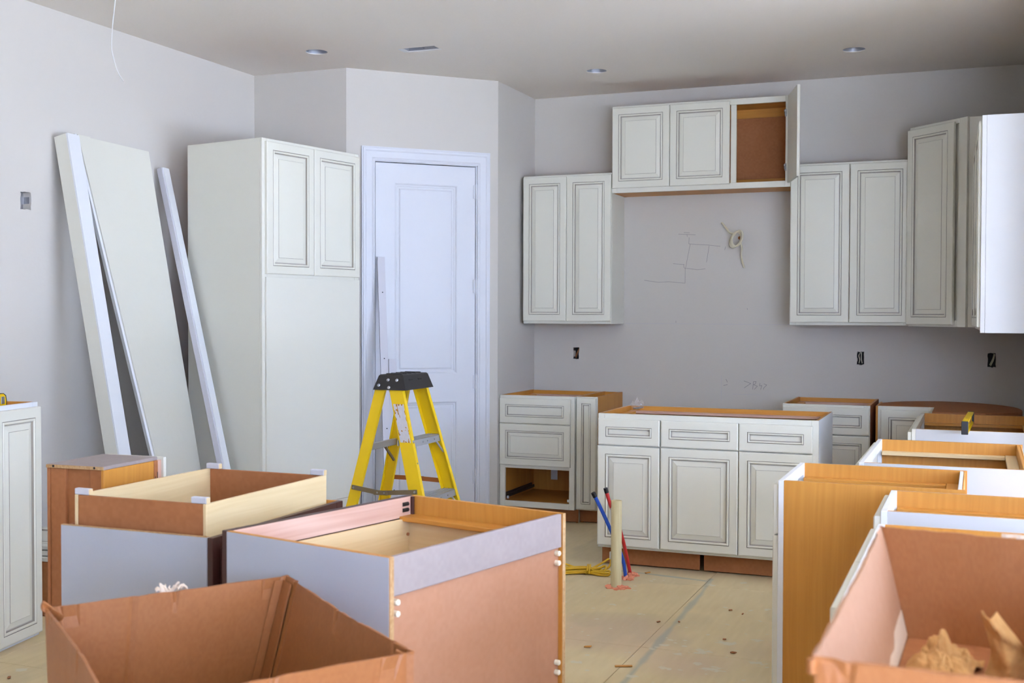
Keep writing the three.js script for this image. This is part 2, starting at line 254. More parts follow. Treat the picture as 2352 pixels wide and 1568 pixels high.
struct('added_light_blocker', [bc(15.5, 15.6, -0.2, 2.2, -15, 26, 'z'), bc(-8, 15.4, -0.2, 2.2, 19, 19.1, 'x')], std({ color: lin(122, 126, 128), roughness: 0.9 }));  // unseen fence, added to cut the daylight reaching the left wall

// ------------------------------------------------------------------ cabinet doors and cabinets
const CREAM = lin(229, 225, 209), GLAZE = lin(158, 148, 134), HALF = lin(204, 199, 186);
function rings(w, h, prof, close0, close1) { // prof: [inset, z, colour of the band that starts here]
  const P = [], C = [], U = [], put = (p, c) => { P.push(...p); C.push(c.r, c.g, c.b); U.push(p[0], p[1]); };
  const L = ([i, z]) => [[i, i, z], [w - i, i, z], [w - i, h - i, z], [i, h - i, z]];
  for (let k = 0; k + 1 < prof.length; k++) { const A = L(prof[k]), B = L(prof[k + 1]), c = prof[k][2] ?? CREAM; for (let q = 0; q < 4; q++) { const n = (q + 1) % 4; for (const p of [A[q], A[n], B[n], A[q], B[n], B[q]]) put(p, c); } }
  if (close1) { const B = L(prof[prof.length - 1]); for (const q of [0, 1, 2, 0, 2, 3]) put(B[q], CREAM); }
  if (close0) { const B = L(prof[0]); for (const q of [0, 2, 1, 0, 3, 2]) put(B[q], CREAM); }
  const G = new THREE.BufferGeometry(); G.setAttribute('position', new THREE.Float32BufferAttribute(P, 3)); G.setAttribute('color', new THREE.Float32BufferAttribute(C, 3)); G.setAttribute('uv', new THREE.Float32BufferAttribute(U, 2)); G.computeVertexNormals(); return G;
}
const T = 0.02;
function front(parent, name, x, y, z, w, h, o = {}) {
  const s = o.st ?? 0.046, raised = o.raised ?? true, k = o.k ?? 1;
  const fr = [[0, 0], [0, T - 0.004], [0.003, T - 0.001], [0.006, T], [s, T, GLAZE], [s + 0.0015, T - 0.0025, GLAZE], [s + 0.003, T, CREAM], [s + 0.006 * k, T + 0.003], [s + 0.011 * k, T + 0.003, CREAM], [s + 0.015 * k, T - 0.001, GLAZE], [s + 0.0185 * k, T - 0.010, HALF], [s + 0.023 * k, T - 0.010]];
  const i0 = s + 0.0225 * k;
  const m = part(name, rings(w, h, fr, true, false), M.door, parent); m.position.set(x, y, z);
  const pw = w - 2 * i0, ph = h - 2 * i0, sl = 0.025 * k;
  const pn = raised && pw > 0.09 ? [[0, T - 0.014], [0, T - 0.0100], [sl, T - 0.0035, GLAZE], [sl + 0.0015, T - 0.0015], [sl + 0.003, T - 0.0015]] : [[0, T - 0.014], [0, T - 0.0095], [0.002, T - 0.0095]];
  const q = part(raised ? 'raised_panel' : 'recessed_panel', rings(pw, ph, pn, true, true), M.door, m); q.position.set(i0, i0, 0);
  return m;
}
function sideGeo(d, h, toe, set, t) { const p = toe ? [[0, 0], [d - set, 0], [d - set, toe], [d, toe], [d, h], [0, h]] : rect(0, 0, d, h); const g = poly(p, t); const uv = g.attributes.uv; g.rotateY(-Math.PI / 2); g.translate(t, 0, 0); return g; }
// local frame: x along the front, y up, z out of the front; origin at the foot of the back
function cabinet(o) {
  const { w, d, h, toe = 0, set = 0.075, skin = [1, 1], box = M.maple, frame = M.cream, skinMat = M.cream, back = M.board, open = false, st = 0.038 } = o;
  const g = thing(o.name, o.label, 'cabinet', o.pos, o.rot ?? 0, o.group), fz = d - 0.019, t = 0.014, dr = o.drop ?? 0.05;
  for (const s of [0, 1]) { const p = part('side_panel', sideGeo(fz, h, toe, set, t).translate(s ? w - t - 0.003 : 0.003, 0, 0), box, g);
    part('end_skin', sideGeo(fz, h, toe, set, 0.0028).translate(s ? w - 0.003 : 0.0002, 0, 0), skin[s] ? (typeof skin[s] === 'object' ? skin[s] : skinMat) : box, p); }
  part('back_panel', bc(0.018, w - 0.018, 0.02, h - 0.002, 0.006, 0.012), o.inBack ?? box, g);
  part('back_rail', bc(0.018, w - 0.018, h - 0.09, h - 0.001, 0.0125, 0.024, 'x'), o.rail ?? box, g); if (!toe) part('back_rail', bc(0.018, w - 0.018, 0.022, 0.09, 0.0125, 0.024, 'x'), o.rail ?? box, g);
  part('bottom_panel', bc(0.0172, w - 0.0172, toe ? toe + 0.02 : 0.001, toe ? toe + 0.034 : 0.015, toe ? 0.0125 : 0.001, fz - 0.001, 'x'), o.bottom ?? box, g);
  if (!open) part('top_panel', bc(0.0172, w - 0.0172, h - 0.03, h - 0.014, 0.0125, fz - 0.001, 'x'), box, g);
  for (const y of o.shelves ?? []) part('shelf', bc(0.0175, w - 0.0175, y, y + 0.016, 0.013, fz - 0.03, 'x'), box, g);
  const ff = [bc(0, st, toe, h, fz, d), bc(w - st, w, toe, h, fz, d), bc(st, w - st, h - (o.top ?? 0.04), h, fz, d, 'x'), bc(st, w - st, toe, toe + (o.sill ?? 0.04), fz, d, 'x')];
  for (const y of o.rails ?? []) ff.push(bc(st, w - st, y - 0.019, y + 0.019, fz, d - 0.0008, 'x'));
  for (const x of o.muls ?? []) ff.push(bc(x - 0.019, x + 0.019, toe + (o.sill ?? 0.04), h - (o.top ?? 0.04), fz + 0.0004, d - 0.0004));
  part('face_frame', ff, frame, g);
  if (o.inFrame) part('frame_liner', bc(0.018, w - 0.018, h - (o.top ?? 0.04) - 0.03, h - 0.0005, fz - 0.012, fz - 0.0005, 'x'), o.inFrame, g);
  if (o.cleats) { for (const s of o.cleatSides ?? [0, 1]) part('side_cleat', bc(s ? w - 0.062 : 0.0175, s ? w - 0.0175 : 0.062, h - dr - 0.016, h - dr, 0.07, fz - 0.002, 'z'), o.cleatMat ?? M.paleMaple, g); part('back_cleat', bc(0.0175, w - 0.0175, h - dr - 0.014, h - dr + 0.002, 0.0245, 0.0685, 'x'), o.backCleat ?? o.cleatMat ?? M.paleMaple, g); }
  if (toe) for (const [a, b] of o.kicks ?? [[0, w]]) part('toe_kick', bc(a, b, 0.008, toe - 0.001, fz - set + 0.0005, fz - set + 0.0155, 'x'), M.board, g);
  for (const f of o.fronts ?? []) { const [kind, x0, x1, y0, y1, ex = {}] = f; front(g, kind === 'd' ? 'door' : 'drawer_front', x0, y0, d + 0.0005, x1 - x0, y1 - y0, { raised: kind === 'd' || kind === 'D', ...ex }); }
  return g;
}
const WB = 1.371, W42 = 1.063, e = 0.003, SM = { k: 0.8, st: 0.045 };
// wall cabinets on the back wall
cabinet({ name: 'wall_cabinet', label: 'cream two-door wall cabinet hung next to the pantry corner', pos: [0.031, WB, 0.002], w: 0.667, d: 0.308, h: W42, fronts: [['d', e, 0.332, 0.018, 1.05], ['d', 0.335, 0.667 - e, 0.018, 1.05]] });
{ const g = cabinet({ name: 'wall_cabinet', label: 'short cream cabinet hung highest, one door swung open on a brown inside', pos: [0.699, 2.29, 0.002], w: 1.232, d: 0.308, h: 0.604, st: 0.034, inBack: M.board, muls: [0.852], fronts: [['d', 0.004, 0.413, 0.032, 0.59], ['d', 0.417, 0.828, 0.032, 0.59]] });
  const hg = new THREE.Group(); hg.name = 'door'; hg.position.set(1.212, 0.025, 0.3095); hg.rotation.y = 1.52; g.add(hg);   // hinged at its right edge, swung past square
  const dm = front(hg, 'door_leaf', 0, 0, 0, 0.385, 0.575); dm.position.set(-0.385, 0, 0); hg.rotation.y = 1.87;
  for (const y of [0.13, 0.49]) part('hinge', [bx(1.199, y, 0.3, 0.012, 0.05, 0.02), rod([1.197, y - 0.012, 0.308], [1.197, y + 0.012, 0.308], 0.008), bx(1.196, y + 0.01, 0.32, 0.012, 0.014, 0.02)], M.steel, g); }
cabinet({ name: 'wall_cabinet', label: 'cream two-door wall cabinet between the high open-door cabinet and the diagonal corner one', pos: [1.9325, WB, 0.002], w: 0.759, d: 0.308, h: W42, fronts: [['d', e, 0.38, 0.018, 1.05], ['d', 0.384, 0.759 - e, 0.018, 1.05]] });
{ // diagonal corner wall cabinet
  const g = thing('corner_cabinet', 'tallest cream wall cabinet, set diagonally across the corner with one narrow door', 'cabinet', [2.694, 1.367, 0.002]), h = 1.26;
  const fp = [[0, 0], [0, -0.328], [0.346, -0.674], [0.715, -0.674], [0.715, 0]];
  const b = poly(fp.slice().reverse(), h - 0.002); b.rotateX(-Math.PI / 2); part('carcass', b, M.cream, g);
  const f = new THREE.Group(); f.name = 'diagonal_front'; f.position.set(0, 0, 0.328); f.rotation.y = -Math.PI / 4; g.add(f);
  part('face_frame', [bc(0.002, 0.04, 0, h, 0, 0.018), bc(0.42, 0.487, 0, h, 0, 0.018), bc(0.04, 0.42, 0, 0.04, 0, 0.018, 'x'), bc(0.04, 0.42, h - 0.03, h, 0, 0.018, 'x')], M.cream, f);
  front(f, 'door', 0.002, 0.012, 0.0195, 0.395, h - 0.03); }
{ const g = cabinet({ name: 'wall_cabinet', label: 'wall cabinet seen end-on, its plain side panel the brightest white in the room', pos: [3.39, 1.36, 0.685], rot: -Math.PI / 2 + 0.026, w: 1.14, d: 0.308, h: 1.075, skinMat: M.white, fronts: [['d', e, 0.567, 0.018, 1.06], ['d', 0.571, 1.127, 0.018, 1.06]] });
  part('end_panel', bc(1.1405, 1.152, -0.012, 1.085, 0.002, 0.29), M.white, g); part('end_stile', bc(1.1405, 1.152, -0.012, 1.085, 0.2905, 0.312), M.white, g); }

// base cabinets: height, toe and front layout
const BH = 0.876, TK = 0.1;
{ const w = 0.549, d = 0.628, g = cabinet({ name: 'base_cabinet', label: 'cream base cabinet with two drawer fronts above an empty drawer bay', pos: [0.004, 0, 0.055], w, d, h: BH, toe: TK, open: true, rails: [0.388, 0.68], cleats: true, cleatMat: M.maple, backCleat: M.pink, drop: 0.03, kicks: [[0, 0.549]], fronts: [['r', 0.003, 0.523, 0.683, 0.858, SM], ['D', 0.003, 0.523, 0.392, 0.678, SM]] });
  part('shelf', bc(0.0175, w - 0.0175, 0.38, 0.392, 0.03, 0.59, 'x'), M.maple, g);
  for (const x of [0.028, w - 0.034]) { const s = part('drawer_slide', [bc(x - 0.006, x + 0.006, 0.15, 0.19, 0.08, 0.6, 'z'), bc(x + (x < 0.2 ? 0.006 : -0.016), x + (x < 0.2 ? 0.016 : -0.006), 0.155, 0.175, 0.06, 0.585, 'z')], M.black, g); part('slide_clip', bx(x + (x < 0.2 ? 0.02 : -0.02), 0.158, 0.596, 0.014, 0.018, 0.012), M.white, s); }
  part('slide_bracket', bx(0.19, 0.25, 0.034, 0.05, 0.07, 0.008), M.white, g); }
cabinet({ name: 'base_cabinet', label: 'narrowest base cabinet, one slim cream door and a bare orange wood side', pos: [0.556, 0, 0.04], w: 0.146, d: 0.605, h: BH, toe: TK, skin: [0, 0], open: true, cleats: true, cleatMat: M.maple, kicks: [[0, 0.146]], st: 0.02, fronts: [['r', 0.003, 0.143, 0.108, 0.868, { st: 0.036, k: 0.8 }]] });
{ const w = 1.224, d = 0.632, a = 0.366, b = 0.802; const g = cabinet({ name: 'sink_cabinet', label: 'wide cream base cabinet with three drawer fronts over three doors', pos: [1.096, 0, 1.223], w, d, h: BH, toe: TK + 0.012, set: 0.08, open: true, rails: [0.692], muls: [a, b], cleats: true, cleatSides: [0], cleatMat: M.maple, backCleat: M.pink, drop: 0.03, skinMat: M.white, kicks: [[0, 0.57], [0.594, w]],
    fronts: [['r', 0.004, a - 0.004, 0.7, 0.848, SM], ['r', a + 0.004, b - 0.002, 0.7, 0.848, SM], ['r', b + 0.002, w - 0.03, 0.7, 0.848, SM], ['d', 0.001, a - 0.005, 0.128, 0.694], ['d', a + 0.003, b - 0.002, 0.128, 0.694], ['d', b + 0.002, w - 0.03, 0.128, 0.694]] });
}
{ const w = 0.533, d = 0.66; cabinet({ name: 'base_cabinet', label: 'cream drawer base cabinet with dark brown side, behind the wide three-door one', pos: [1.951, 0, 0.03], w, d, h: BH, toe: TK, skin: [1, M.board], open: true, rails: [0.688], cleats: true, cleatMat: M.maple, backCleat: M.pink, drop: 0.03, fronts: [['r', 0.003, w - 0.003, 0.692, 0.862, SM], ['D', 0.003, w - 0.003, 0.4, 0.686, SM], ['D', 0.003, w - 0.003, 0.108, 0.394, SM]] }); }
{ // corner base with a rounded back and a board top
  const g = thing('corner_base_cabinet', 'round-backed corner base cabinet with a brown board top', 'cabinet', [2.525, 0, 0.05]);
  const curve = new THREE.CatmullRomCurve3([[0, 0.32], [0.12, 0.13], [0.35, 0.02], [0.6, 0.11], [0.77, 0.33], [0.82, 0.6], [0.8, 0.76], [0.62, 0.93]].map(([x, z]) => V(x, -z, 0)));
  const pts = [[0, -0.56], ...curve.getPoints(36).map((p) => [p.x, p.y]), [0.33, -0.94], [0.33, -0.56]].reverse();
  const b = poly(pts, 0.856); b.rotateX(-Math.PI / 2); part('round_back', b, M.board, g);
  const tp = poly(pts, 0.018); tp.rotateX(-Math.PI / 2); tp.translate(0, 0.857, 0); part('board_top', tp, M.board, g);
  part('face_frame', [bc(0, 0.028, TK, 0.874, 0.5605, 0.579), bc(0.295, 0.3295, TK, 0.874, 0.5605, 0.579), bc(0.028, 0.295, 0.83, 0.874, 0.5605, 0.579, 'x'), bc(0.028, 0.295, TK, TK + 0.04, 0.5605, 0.579, 'x')], M.cream, g);
  front(g, 'door', 0.018, 0.115, 0.58, 0.285, 0.738); part('side_cleat', bc(-0.013, -0.0005, 0, 0.874, 0.2, 0.575), M.maple, g); }

// the row of loose base cabinets facing the room (fronts towards -x)
const RX = -Math.PI / 2;
const row = (label, xf, z0, z1, d, o) => cabinet({ name: 'base_cabinet', label, pos: [xf + d, 0, z0], rot: RX, w: z1 - z0, d, h: BH, toe: TK, open: true, cleats: true, rails: [0.69], ...o });
row('open-top base cabinet carrying the yellow spirit level', 2.8, 1.105, 2.118, 0.6, { skinMat: M.paleGrey, cleatMat: M.maple, fronts: [['r', 0.004, 1.009, 0.7, 0.86, SM], ['d', 0.004, 0.504, 0.11, 0.694], ['d', 0.508, 1.009, 0.11, 0.694]] });
row('open-top base cabinet standing between the one with the level and the orange-sided one', 2.684, 2.67, 3.585, 0.6, { skinMat: M.paleGrey, frame: M.white, fronts: [['r', 0.004, 0.455, 0.7, 0.86, SM], ['r', 0.459, 0.911, 0.7, 0.86, SM], ['d', 0.004, 0.455, 0.11, 0.694], ['d', 0.459, 0.911, 0.11, 0.694]] });
row('open-top base cabinet with a large bare orange maple side', 2.478, 3.672, 4.192, 0.592, { cleatMat: M.maple, skin: [1, 0], frame: M.white, fronts: [['r', 0.004, 0.505, 0.692, 0.86, SM], ['d', 0.004, 0.505, 0.11, 0.686]], rail: M.white });
row('open-top base cabinet with a bluish white side, just nearer than the orange-sided one', 2.848, 4.272, 4.7, 0.6, { cleatMat: M.maple, skinMat: M.paleGrey, frame: M.white, fronts: [['r', 0.004, 0.424, 0.692, 0.86, SM], ['d', 0.004, 0.424, 0.11, 0.686]] });
row('base cabinet mostly hidden behind the open box of crumpled paper', 2.858, 4.918, 5.832, 0.6, { skinMat: M.white, frame: M.white, fronts: [['d', 0.004, 0.455, 0.11, 0.862], ['d', 0.459, 0.911, 0.11, 0.862]] });

{ // tall cabinet on the left wall
  const w = 0.844, d = 0.61, h = 2.438, ux = 0.186, uz = -0.9825, g = cabinet({ name: 'tall_cabinet', label: 'full-height white cabinet with two small doors over a blank panel, by the pantry', pos: [-0.688 - 0.61 * 0.9825, 0, 2.559 - 0.61 * 0.186], rot: Math.PI / 2 - Math.asin(0.186), w, d, h, toe: TK, skinMat: M.cream, rails: [1.655], fronts: [['d', 0.022, 0.415, 1.665, 2.42], ['d', 0.419, w - 0.01, 1.665, 2.42]] });
  part('blank_panel', bc(0.022, w - 0.006, 0.295, 1.648, d + 0.0005, d + 0.013), M.cream, g); part('base_panel', bc(0.022, w - 0.006, 0.11, 0.292, d + 0.0005, d + 0.013), M.cream, g); }
{ // single-door wall cabinet standing on the floor, far left
  const g = cabinet({ name: 'floor_standing_cabinet', label: 'white single-door cabinet standing on the floor, cut by the picture edge, tape measure on top', pos: [-1.026, 0, 4.552], rot: 1.762, w: 0.335, d: 0.31, h: 1.042, top: 0.05, fronts: [['d', 0.004, 0.333, 0.016, 1.022]], frame: M.white }); }
{ const t = thing('tape_measure', 'yellow and black tape measure on top of the floor-standing white cabinet', 'tape measure', [-0.861, 1.0285, 4.311], 1.762); t.scale.setScalar(0.8);
  const p = [[-0.035, 0], [0.035, 0], [0.035, 0.03], [0.03, 0.055], [0.012, 0.068], [-0.018, 0.068], [-0.035, 0.05]]; part('case', poly(p, 0.034, 0.003).translate(0, 0, -0.017), M.yellow, t);
  part('rubber_grip', [poly([[0.036, 0.0], [0.04, 0.0], [0.04, 0.032], [0.033, 0.06], [0.012, 0.072], [-0.02, 0.072], [-0.02, 0.069], [0.011, 0.069], [0.029, 0.056], [0.036, 0.03]], 0.042).translate(0, 0, -0.021)], M.black, t); part('clip', bx(0, 0.035, 0.024, 0.03, 0.04, 0.004), M.steel, t); }
{ // brown box and stacked doors behind it
  const g = thing('brown_carton', 'brown box on the floor behind the floor-standing cabinet, white doors stacked on it', 'box', [-1.2, 0, 3.72], 0.06);
  part('carton_body', [bc(-0.22, 0.22, 0, 0.26, -0.21, 0.21, 'y', 0.004)], M.board, g);
  for (let k = 0; k < 3; k++) { const d = thing('loose_door', ['lowest of three loose cream doors stacked on the brown box', 'middle of three loose cream doors stacked on the brown box', 'topmost of three loose cream doors stacked on the brown box'][k], 'door', [-1.2 + 0.006 * k, 0.261 + 0.025 * k, 3.72 - 0.01 * k], 0.06 + 0.02 * k, 'loose doors on the brown box'); const m = front(d, 'door_frame', -0.21, -0.21, 0, 0.43, 0.42); m.rotation.x = -Math.PI / 2; m.position.set(-0.21, 0.0, 0.21); } }
{ // narrow cabinet with its recessed back to us
  const g = thing('narrow_cabinet', 'narrow unfinished cabinet turned back to front, grey top and maple side', 'cabinet', [0.109, 0, 5.046], 0.06), w = 0.236, d = 0.3, h = 0.914;
  part('side_panel', bc(0, 0.012, 0, h - 0.013, -d, 0), M.board, g); part('side_panel', [bc(w - 0.012, w, 0, h - 0.013, -d + 0.02, 0)], M.maple, g);
  part('top_panel', bc(-0.001, w + 0.001, h - 0.0125, h, -d, 0.001, 'x'), M.rail, g); part('top_edge', bc(-0.001, w + 0.001, h - 0.0125, h - 0.001, 0.0015, 0.003, 'x'), M.chip, g);
  part('back_panel', bc(0.0125, w - 0.0125, 0, h - 0.014, -0.024, -0.018), M.board, g); part('back_stile', bc(0.0125, 0.075, 0, h - 0.014, -0.0175, -0.004), M.board, g); part('back_stile', bc(w - 0.06, w - 0.0125, 0, h - 0.014, -0.0175, -0.004), M.board, g);
  part('face_frame', [bc(-0.004, w + 0.004, 0, h - 0.013, -d - 0.02, -d - 0.0005)], M.pink, g); part('frame_edge', bc(w - 0.011, w + 0.0035, 0, h - 0.013, -d, -d + 0.0195), M.board, g);
  const m = front(g, 'door', 0, 0, 0, w, h - 0.02, { st: 0.046, k: 0.8 }); m.rotation.y = Math.PI; m.position.set(w + 0.012, 0.016, -d - 0.0205); m.geometry.scale(1.06, 1, 1); 
  for (const x of [0.03, 0.2]) part('screw_hole', rod([x, h - 0.006, 0.003], [x, h - 0.006, 0.0045], 0.004), M.dark, g);
  for (const y of [0.09, 0.105]) part('pocket_hole', bx(w + 0.0033, h - y + 0.02, -d + 0.009 + (y > 0.1 ? 0.006 : -0.006) * 1, 0.001, 0.03, 0.004), M.dark, g); }

const greyCab = thing('vanity_cabinet', 'low base cabinet with grey side and dark cherry front, open box set in its top', 'cabinet', [0.548, 0, 4.725], 0.0); // side to the camera, front to +x
{ const g = greyCab, w = 0.725, d = 0.53, h = 0.8;   // local: x = depth towards +x, z = width
  part('side_panel', bc(0, d, 0, h, w - 0.013, w), M.grey, g); part('side_panel', bc(0, d, 0, h, 0, 0.013), M.maple, g); part('back_panel', bc(0, 0.012, 0, h - 0.002, 0.0135, w - 0.0135), M.board, g);
  part('bottom_panel', bc(0.0125, d - 0.001, 0.11, 0.124, 0.0135, w - 0.0135, 'z'), M.maple, g); part('side_edge', bc(0, d - 0.001, h + 0.0002, h + 0.002, w - 0.013, w, 'x', 0.0005), M.chip, g);
  part('face_frame', [bc(d + 0.0005, d + 0.02, 0.1, h, 0, 0.04), bc(d + 0.0005, d + 0.02, 0.1, h, w - 0.04, w), bc(d + 0.0005, d + 0.02, h - 0.045, h, 0.04, w - 0.04, 'z'), bc(d + 0.0005, d + 0.02, 0.1, 0.14, 0.04, w - 0.04, 'z'), bc(d + 0.0005, d + 0.02, 0.58, 0.61, 0.04, w - 0.04, 'z')], M.cherry, g);
  part('drawer_front', bc(d + 0.0205, d + 0.04, 0.61, h - 0.03, 0.03, w - 0.03, 'z', 0.004), M.cherry, g);
  for (const [a, b] of [[0.03, w / 2 - 0.002], [w / 2 + 0.002, w - 0.03]]) part('door', [bc(d + 0.0205, d + 0.04, 0.12, 0.6, a, b, 'y', 0.004)], M.cherry, g);
}
{ // open box set into the top of it, four corner blocks
  const g = thing('open_wooden_box', 'bottomless wooden box with four white corner blocks, set into the grey-sided cabinet', 'box', [0.562, 0.685, 4.742], 0.0), w = 0.482, d = 0.665, h = 0.2015;
  part('box_side', bc(0, 0.012, 0, h, 0.0, d, 'z'), M.paleMaple, g); part('box_side', bc(w - 0.012, w, 0, h, 0, d, 'z'), M.paleMaple, g); part('box_end', bc(0.0125, w - 0.0125, 0, h - 0.001, d - 0.012, d - 0.001, 'x'), M.board, g); part('box_end', bc(0.0125, w - 0.0125, 0, h - 0.001, 0.001, 0.012, 'x'), M.board, g);
  for (const [x, z] of [[0, d - 0.018], [w - 0.054, d - 0.018], [0, 0], [w - 0.054, 0]]) { const b = part('corner_block', bc(x, x + 0.054, h + 0.0002, h + 0.019, z, z + 0.018, 'x', 0.002), M.block, g); part('block_end', bc(x + 0.0542, x + 0.0552, h + 0.0008, h + 0.018, z + 0.0005, z + 0.0175, 'y', 0.0003), M.paleMaple, b); } }
{ // island cabinet, grey side and bare back towards us
  const w = 0.746, d = 0.575, h = BH, g = thing('island_cabinet', 'large base cabinet in the foreground with grey side, open top and bare tan back', 'cabinet', [2.026, 0, 5.085], Math.atan2(-0.9725, -0.233)), fz = d - 0.02;
  for (const s of [0, 1]) { const a = s ? w - 0.014 : 0, p = part('side_panel', bc(a, a + 0.014, 0, h, 0, fz, 'y', 0.0008), M.maple, g); part('side_skin', bc(s ? w + 0.0002 : -0.0015, s ? w + 0.0015 : -0.0002, 0, h - 0.001, 0.001, fz, 'y', 0.0003), s ? M.grey : M.maple, p); part('raw_edge', bc(a, a + 0.014, 0, h, -0.0015, -0.0002, 'y', 0.0003), M.chip, p); }
  part('back_rail', bc(0.0145, w - 0.0145, h - 0.095, h - 0.001, 0.003, 0.015, 'x'), M.rail, g); const bp = part('back_panel', bc(0.0145, w - 0.0145, 0.01, h - 0.0955, 0.012, 0.018), M.tan, g);
  for (const [x, ys] of [[0.03, [0.2, 0.228, 0.43, 0.458, 0.739, 0.766]], [w - 0.03, [0.2, 0.228, 0.43, 0.458, 0.739, 0.766]]]) for (const y of ys) part('plastic_peg', [rod([x, y, 0.0118], [x, y, -0.0005], 0.0075), rod([x, y, -0.0005], [x, y, -0.003], 0.0075, 0.005)], M.plug, bp);
  part('face_frame', [bc(0, 0.04, 0.1, h, fz + 0.0005, d), bc(w - 0.04, w, 0.1, h, fz + 0.0005, d), bc(0.04, w - 0.04, h - 0.05, h, fz + 0.0005, d, 'x'), bc(0.04, w - 0.04, 0.1, 0.14, fz + 0.0005, d, 'x')], M.cherry, g);
  const ri = part('rail_inside', bc(0.0146, w - 0.0146, h - 0.062, h - 0.001, fz - 0.003, fz, 'x', 0.0003), M.pink, g); for (const y of [0.022, 0.04]) part('pocket_hole', rod([0.035, h - y, fz - 0.0032], [0.06, h - y, fz - 0.0036], 0.006), M.dark, ri);
  part('corner_strip', bc(0.0146, 0.024, h - 0.07, h - 0.001, fz - 0.014, fz - 0.0032), M.cherry, g);
  part('side_cleat', bc(0.0146, 0.075, h - 0.07, h - 0.056, 0.05, fz - 0.003, 'z'), M.maple, g); part('side_cleat', bc(w - 0.06, w - 0.0146, h - 0.07, h - 0.056, 0.05, fz - 0.003, 'z'), M.maple, g);
  const dr = part('drawer_box', [bc(0.03, 0.043, h - 0.2, h - 0.076, 0.03, fz - 0.004, 'z'), bc(w - 0.043, w - 0.03, h - 0.2, h - 0.076, 0.03, fz - 0.004, 'z'), bc(0.043, w - 0.043, h - 0.2, h - 0.064, fz - 0.016, fz - 0.004, 'x'), bc(0.043, w - 0.043, h - 0.2, h - 0.076, 0.03, 0.042, 'x')], M.paleMaple, g); part('drawer_bottom', bc(0.0435, w - 0.0435, h - 0.196, h - 0.19, 0.0425, fz - 0.0165, 'z'), M.maple, dr);
  part('screw', [rod([0.052, h - 0.112, fz - 0.0162], [0.052, h - 0.112, fz - 0.02], 0.005)], M.copper, g);
  part('drawer_front', bc(0.02, w - 0.02, h - 0.2, h - 0.022, d + 0.0005, d + 0.02, 'x', 0.004), M.cherry, g); for (const [a, b] of [[0.02, w / 2 - 0.002], [w / 2 + 0.002, w - 0.02]]) part('door', bc(a, b, 0.12, h - 0.206, d + 0.0005, d + 0.02, 'y', 0.004), M.cherry, g);
  part('bottom_panel', bc(0.0146, w - 0.0146, 0.11, 0.124, 0.02, fz - 0.001, 'x'), M.maple, g); part('toe_kick', bc(0.0146, w - 0.0146, 0, 0.099, fz - 0.08, fz - 0.065, 'x'), M.board, g); }

// ------------------------------------------------------------------ leaning boards
const lerp3 = (a, b, t) => a.clone().lerp(b, t), bil = (TL, TR, BR, BL) => (u, v) => lerp3(lerp3(TL, TR, u), lerp3(BL, BR, u), v);
{ const g = thing('filler_sheet', 'wide white panel leaning on the wall next to the tall cabinet', 'panel', [-0.9, 0, 2.87]), o = V(-0.9, 0, 2.87), q = (x, y, z) => V(x, y, z).sub(o);
  const TL = q(-1.457, 2.402, 3.185), TR = q(-1.452, 2.388, 2.6), BR = q(-0.99, 0.008, 2.6), BL = q(-0.8, 0.008, 3.13), f = bil(TL, TR, BR, BL);
  part('panel_sheet', slab(f, 0.012, 8, 24, 0.6, 2.4), M.cream, g);
  part('panel_stile', slab((u, v) => f(u * 0.16 - 0.002, v).add(V(0.012, 0.003, 0)), 0.011, 4, 24, 0.08, 2.4), M.cream, g); part('panel_lip', slab((u, v) => f(-0.004 + u * 0.004, v).add(V(-0.006 + 0.028 * u, 0.003, 0.012 + 0.012 * u)), 0.012, 1, 24, 0.08, 2.4), M.white, g); }
{ const g = thing('leaning_post', 'boxed white filler post leaning on the wall, beyond it from the tall cabinet the wide panel', 'post', [-0.95, 0, 3.36]); g.userData.label = 'square white filler post leaning on the wall at the open side of the wide panel';
  const L = beam([-0.45 - 0.01, 2.375, -0.03], [0.02, 0.012, 0], [1, 0, 0], rect(-0.045, -0.0, 0.012, 0.012)); part('post_side', beam([-0.47, 2.375, -0.055], [0.02, 0.02, -0.025], [0, 0, 1], rect(0.03, -0.045, 0.042, 0.035)), M.cream, g); part('post_face', beam([-0.47, 2.375, -0.055], [0.02, 0.02, -0.025], [0, 0, 1], rect(-0.045, -0.056, 0.042, -0.0455)), M.white, g); part('post_side', beam([-0.47, 2.375, -0.055], [0.02, 0.02, -0.025], [0, 0, 1], rect(-0.045, -0.045, -0.033, 0.035)), M.cream, g); }
{ const g = thing('leaning_strip', 'slim white filler strip leaning against the tall cabinet side', 'strip', [-0.77, 0, 2.625]); part('strip_board', beam([-0.665, 2.3, -0.14], [0, 0.012, 0], [0, 0, 1], rect(-0.03, -0.02, 0.022, 0.02)), M.white, g); part('strip_edge', beam([-0.665, 2.3, -0.14], [0, 0.012, 0], [0, 0, 1], rect(0.0225, -0.016, 0.034, 0.02)), M.block, g); }
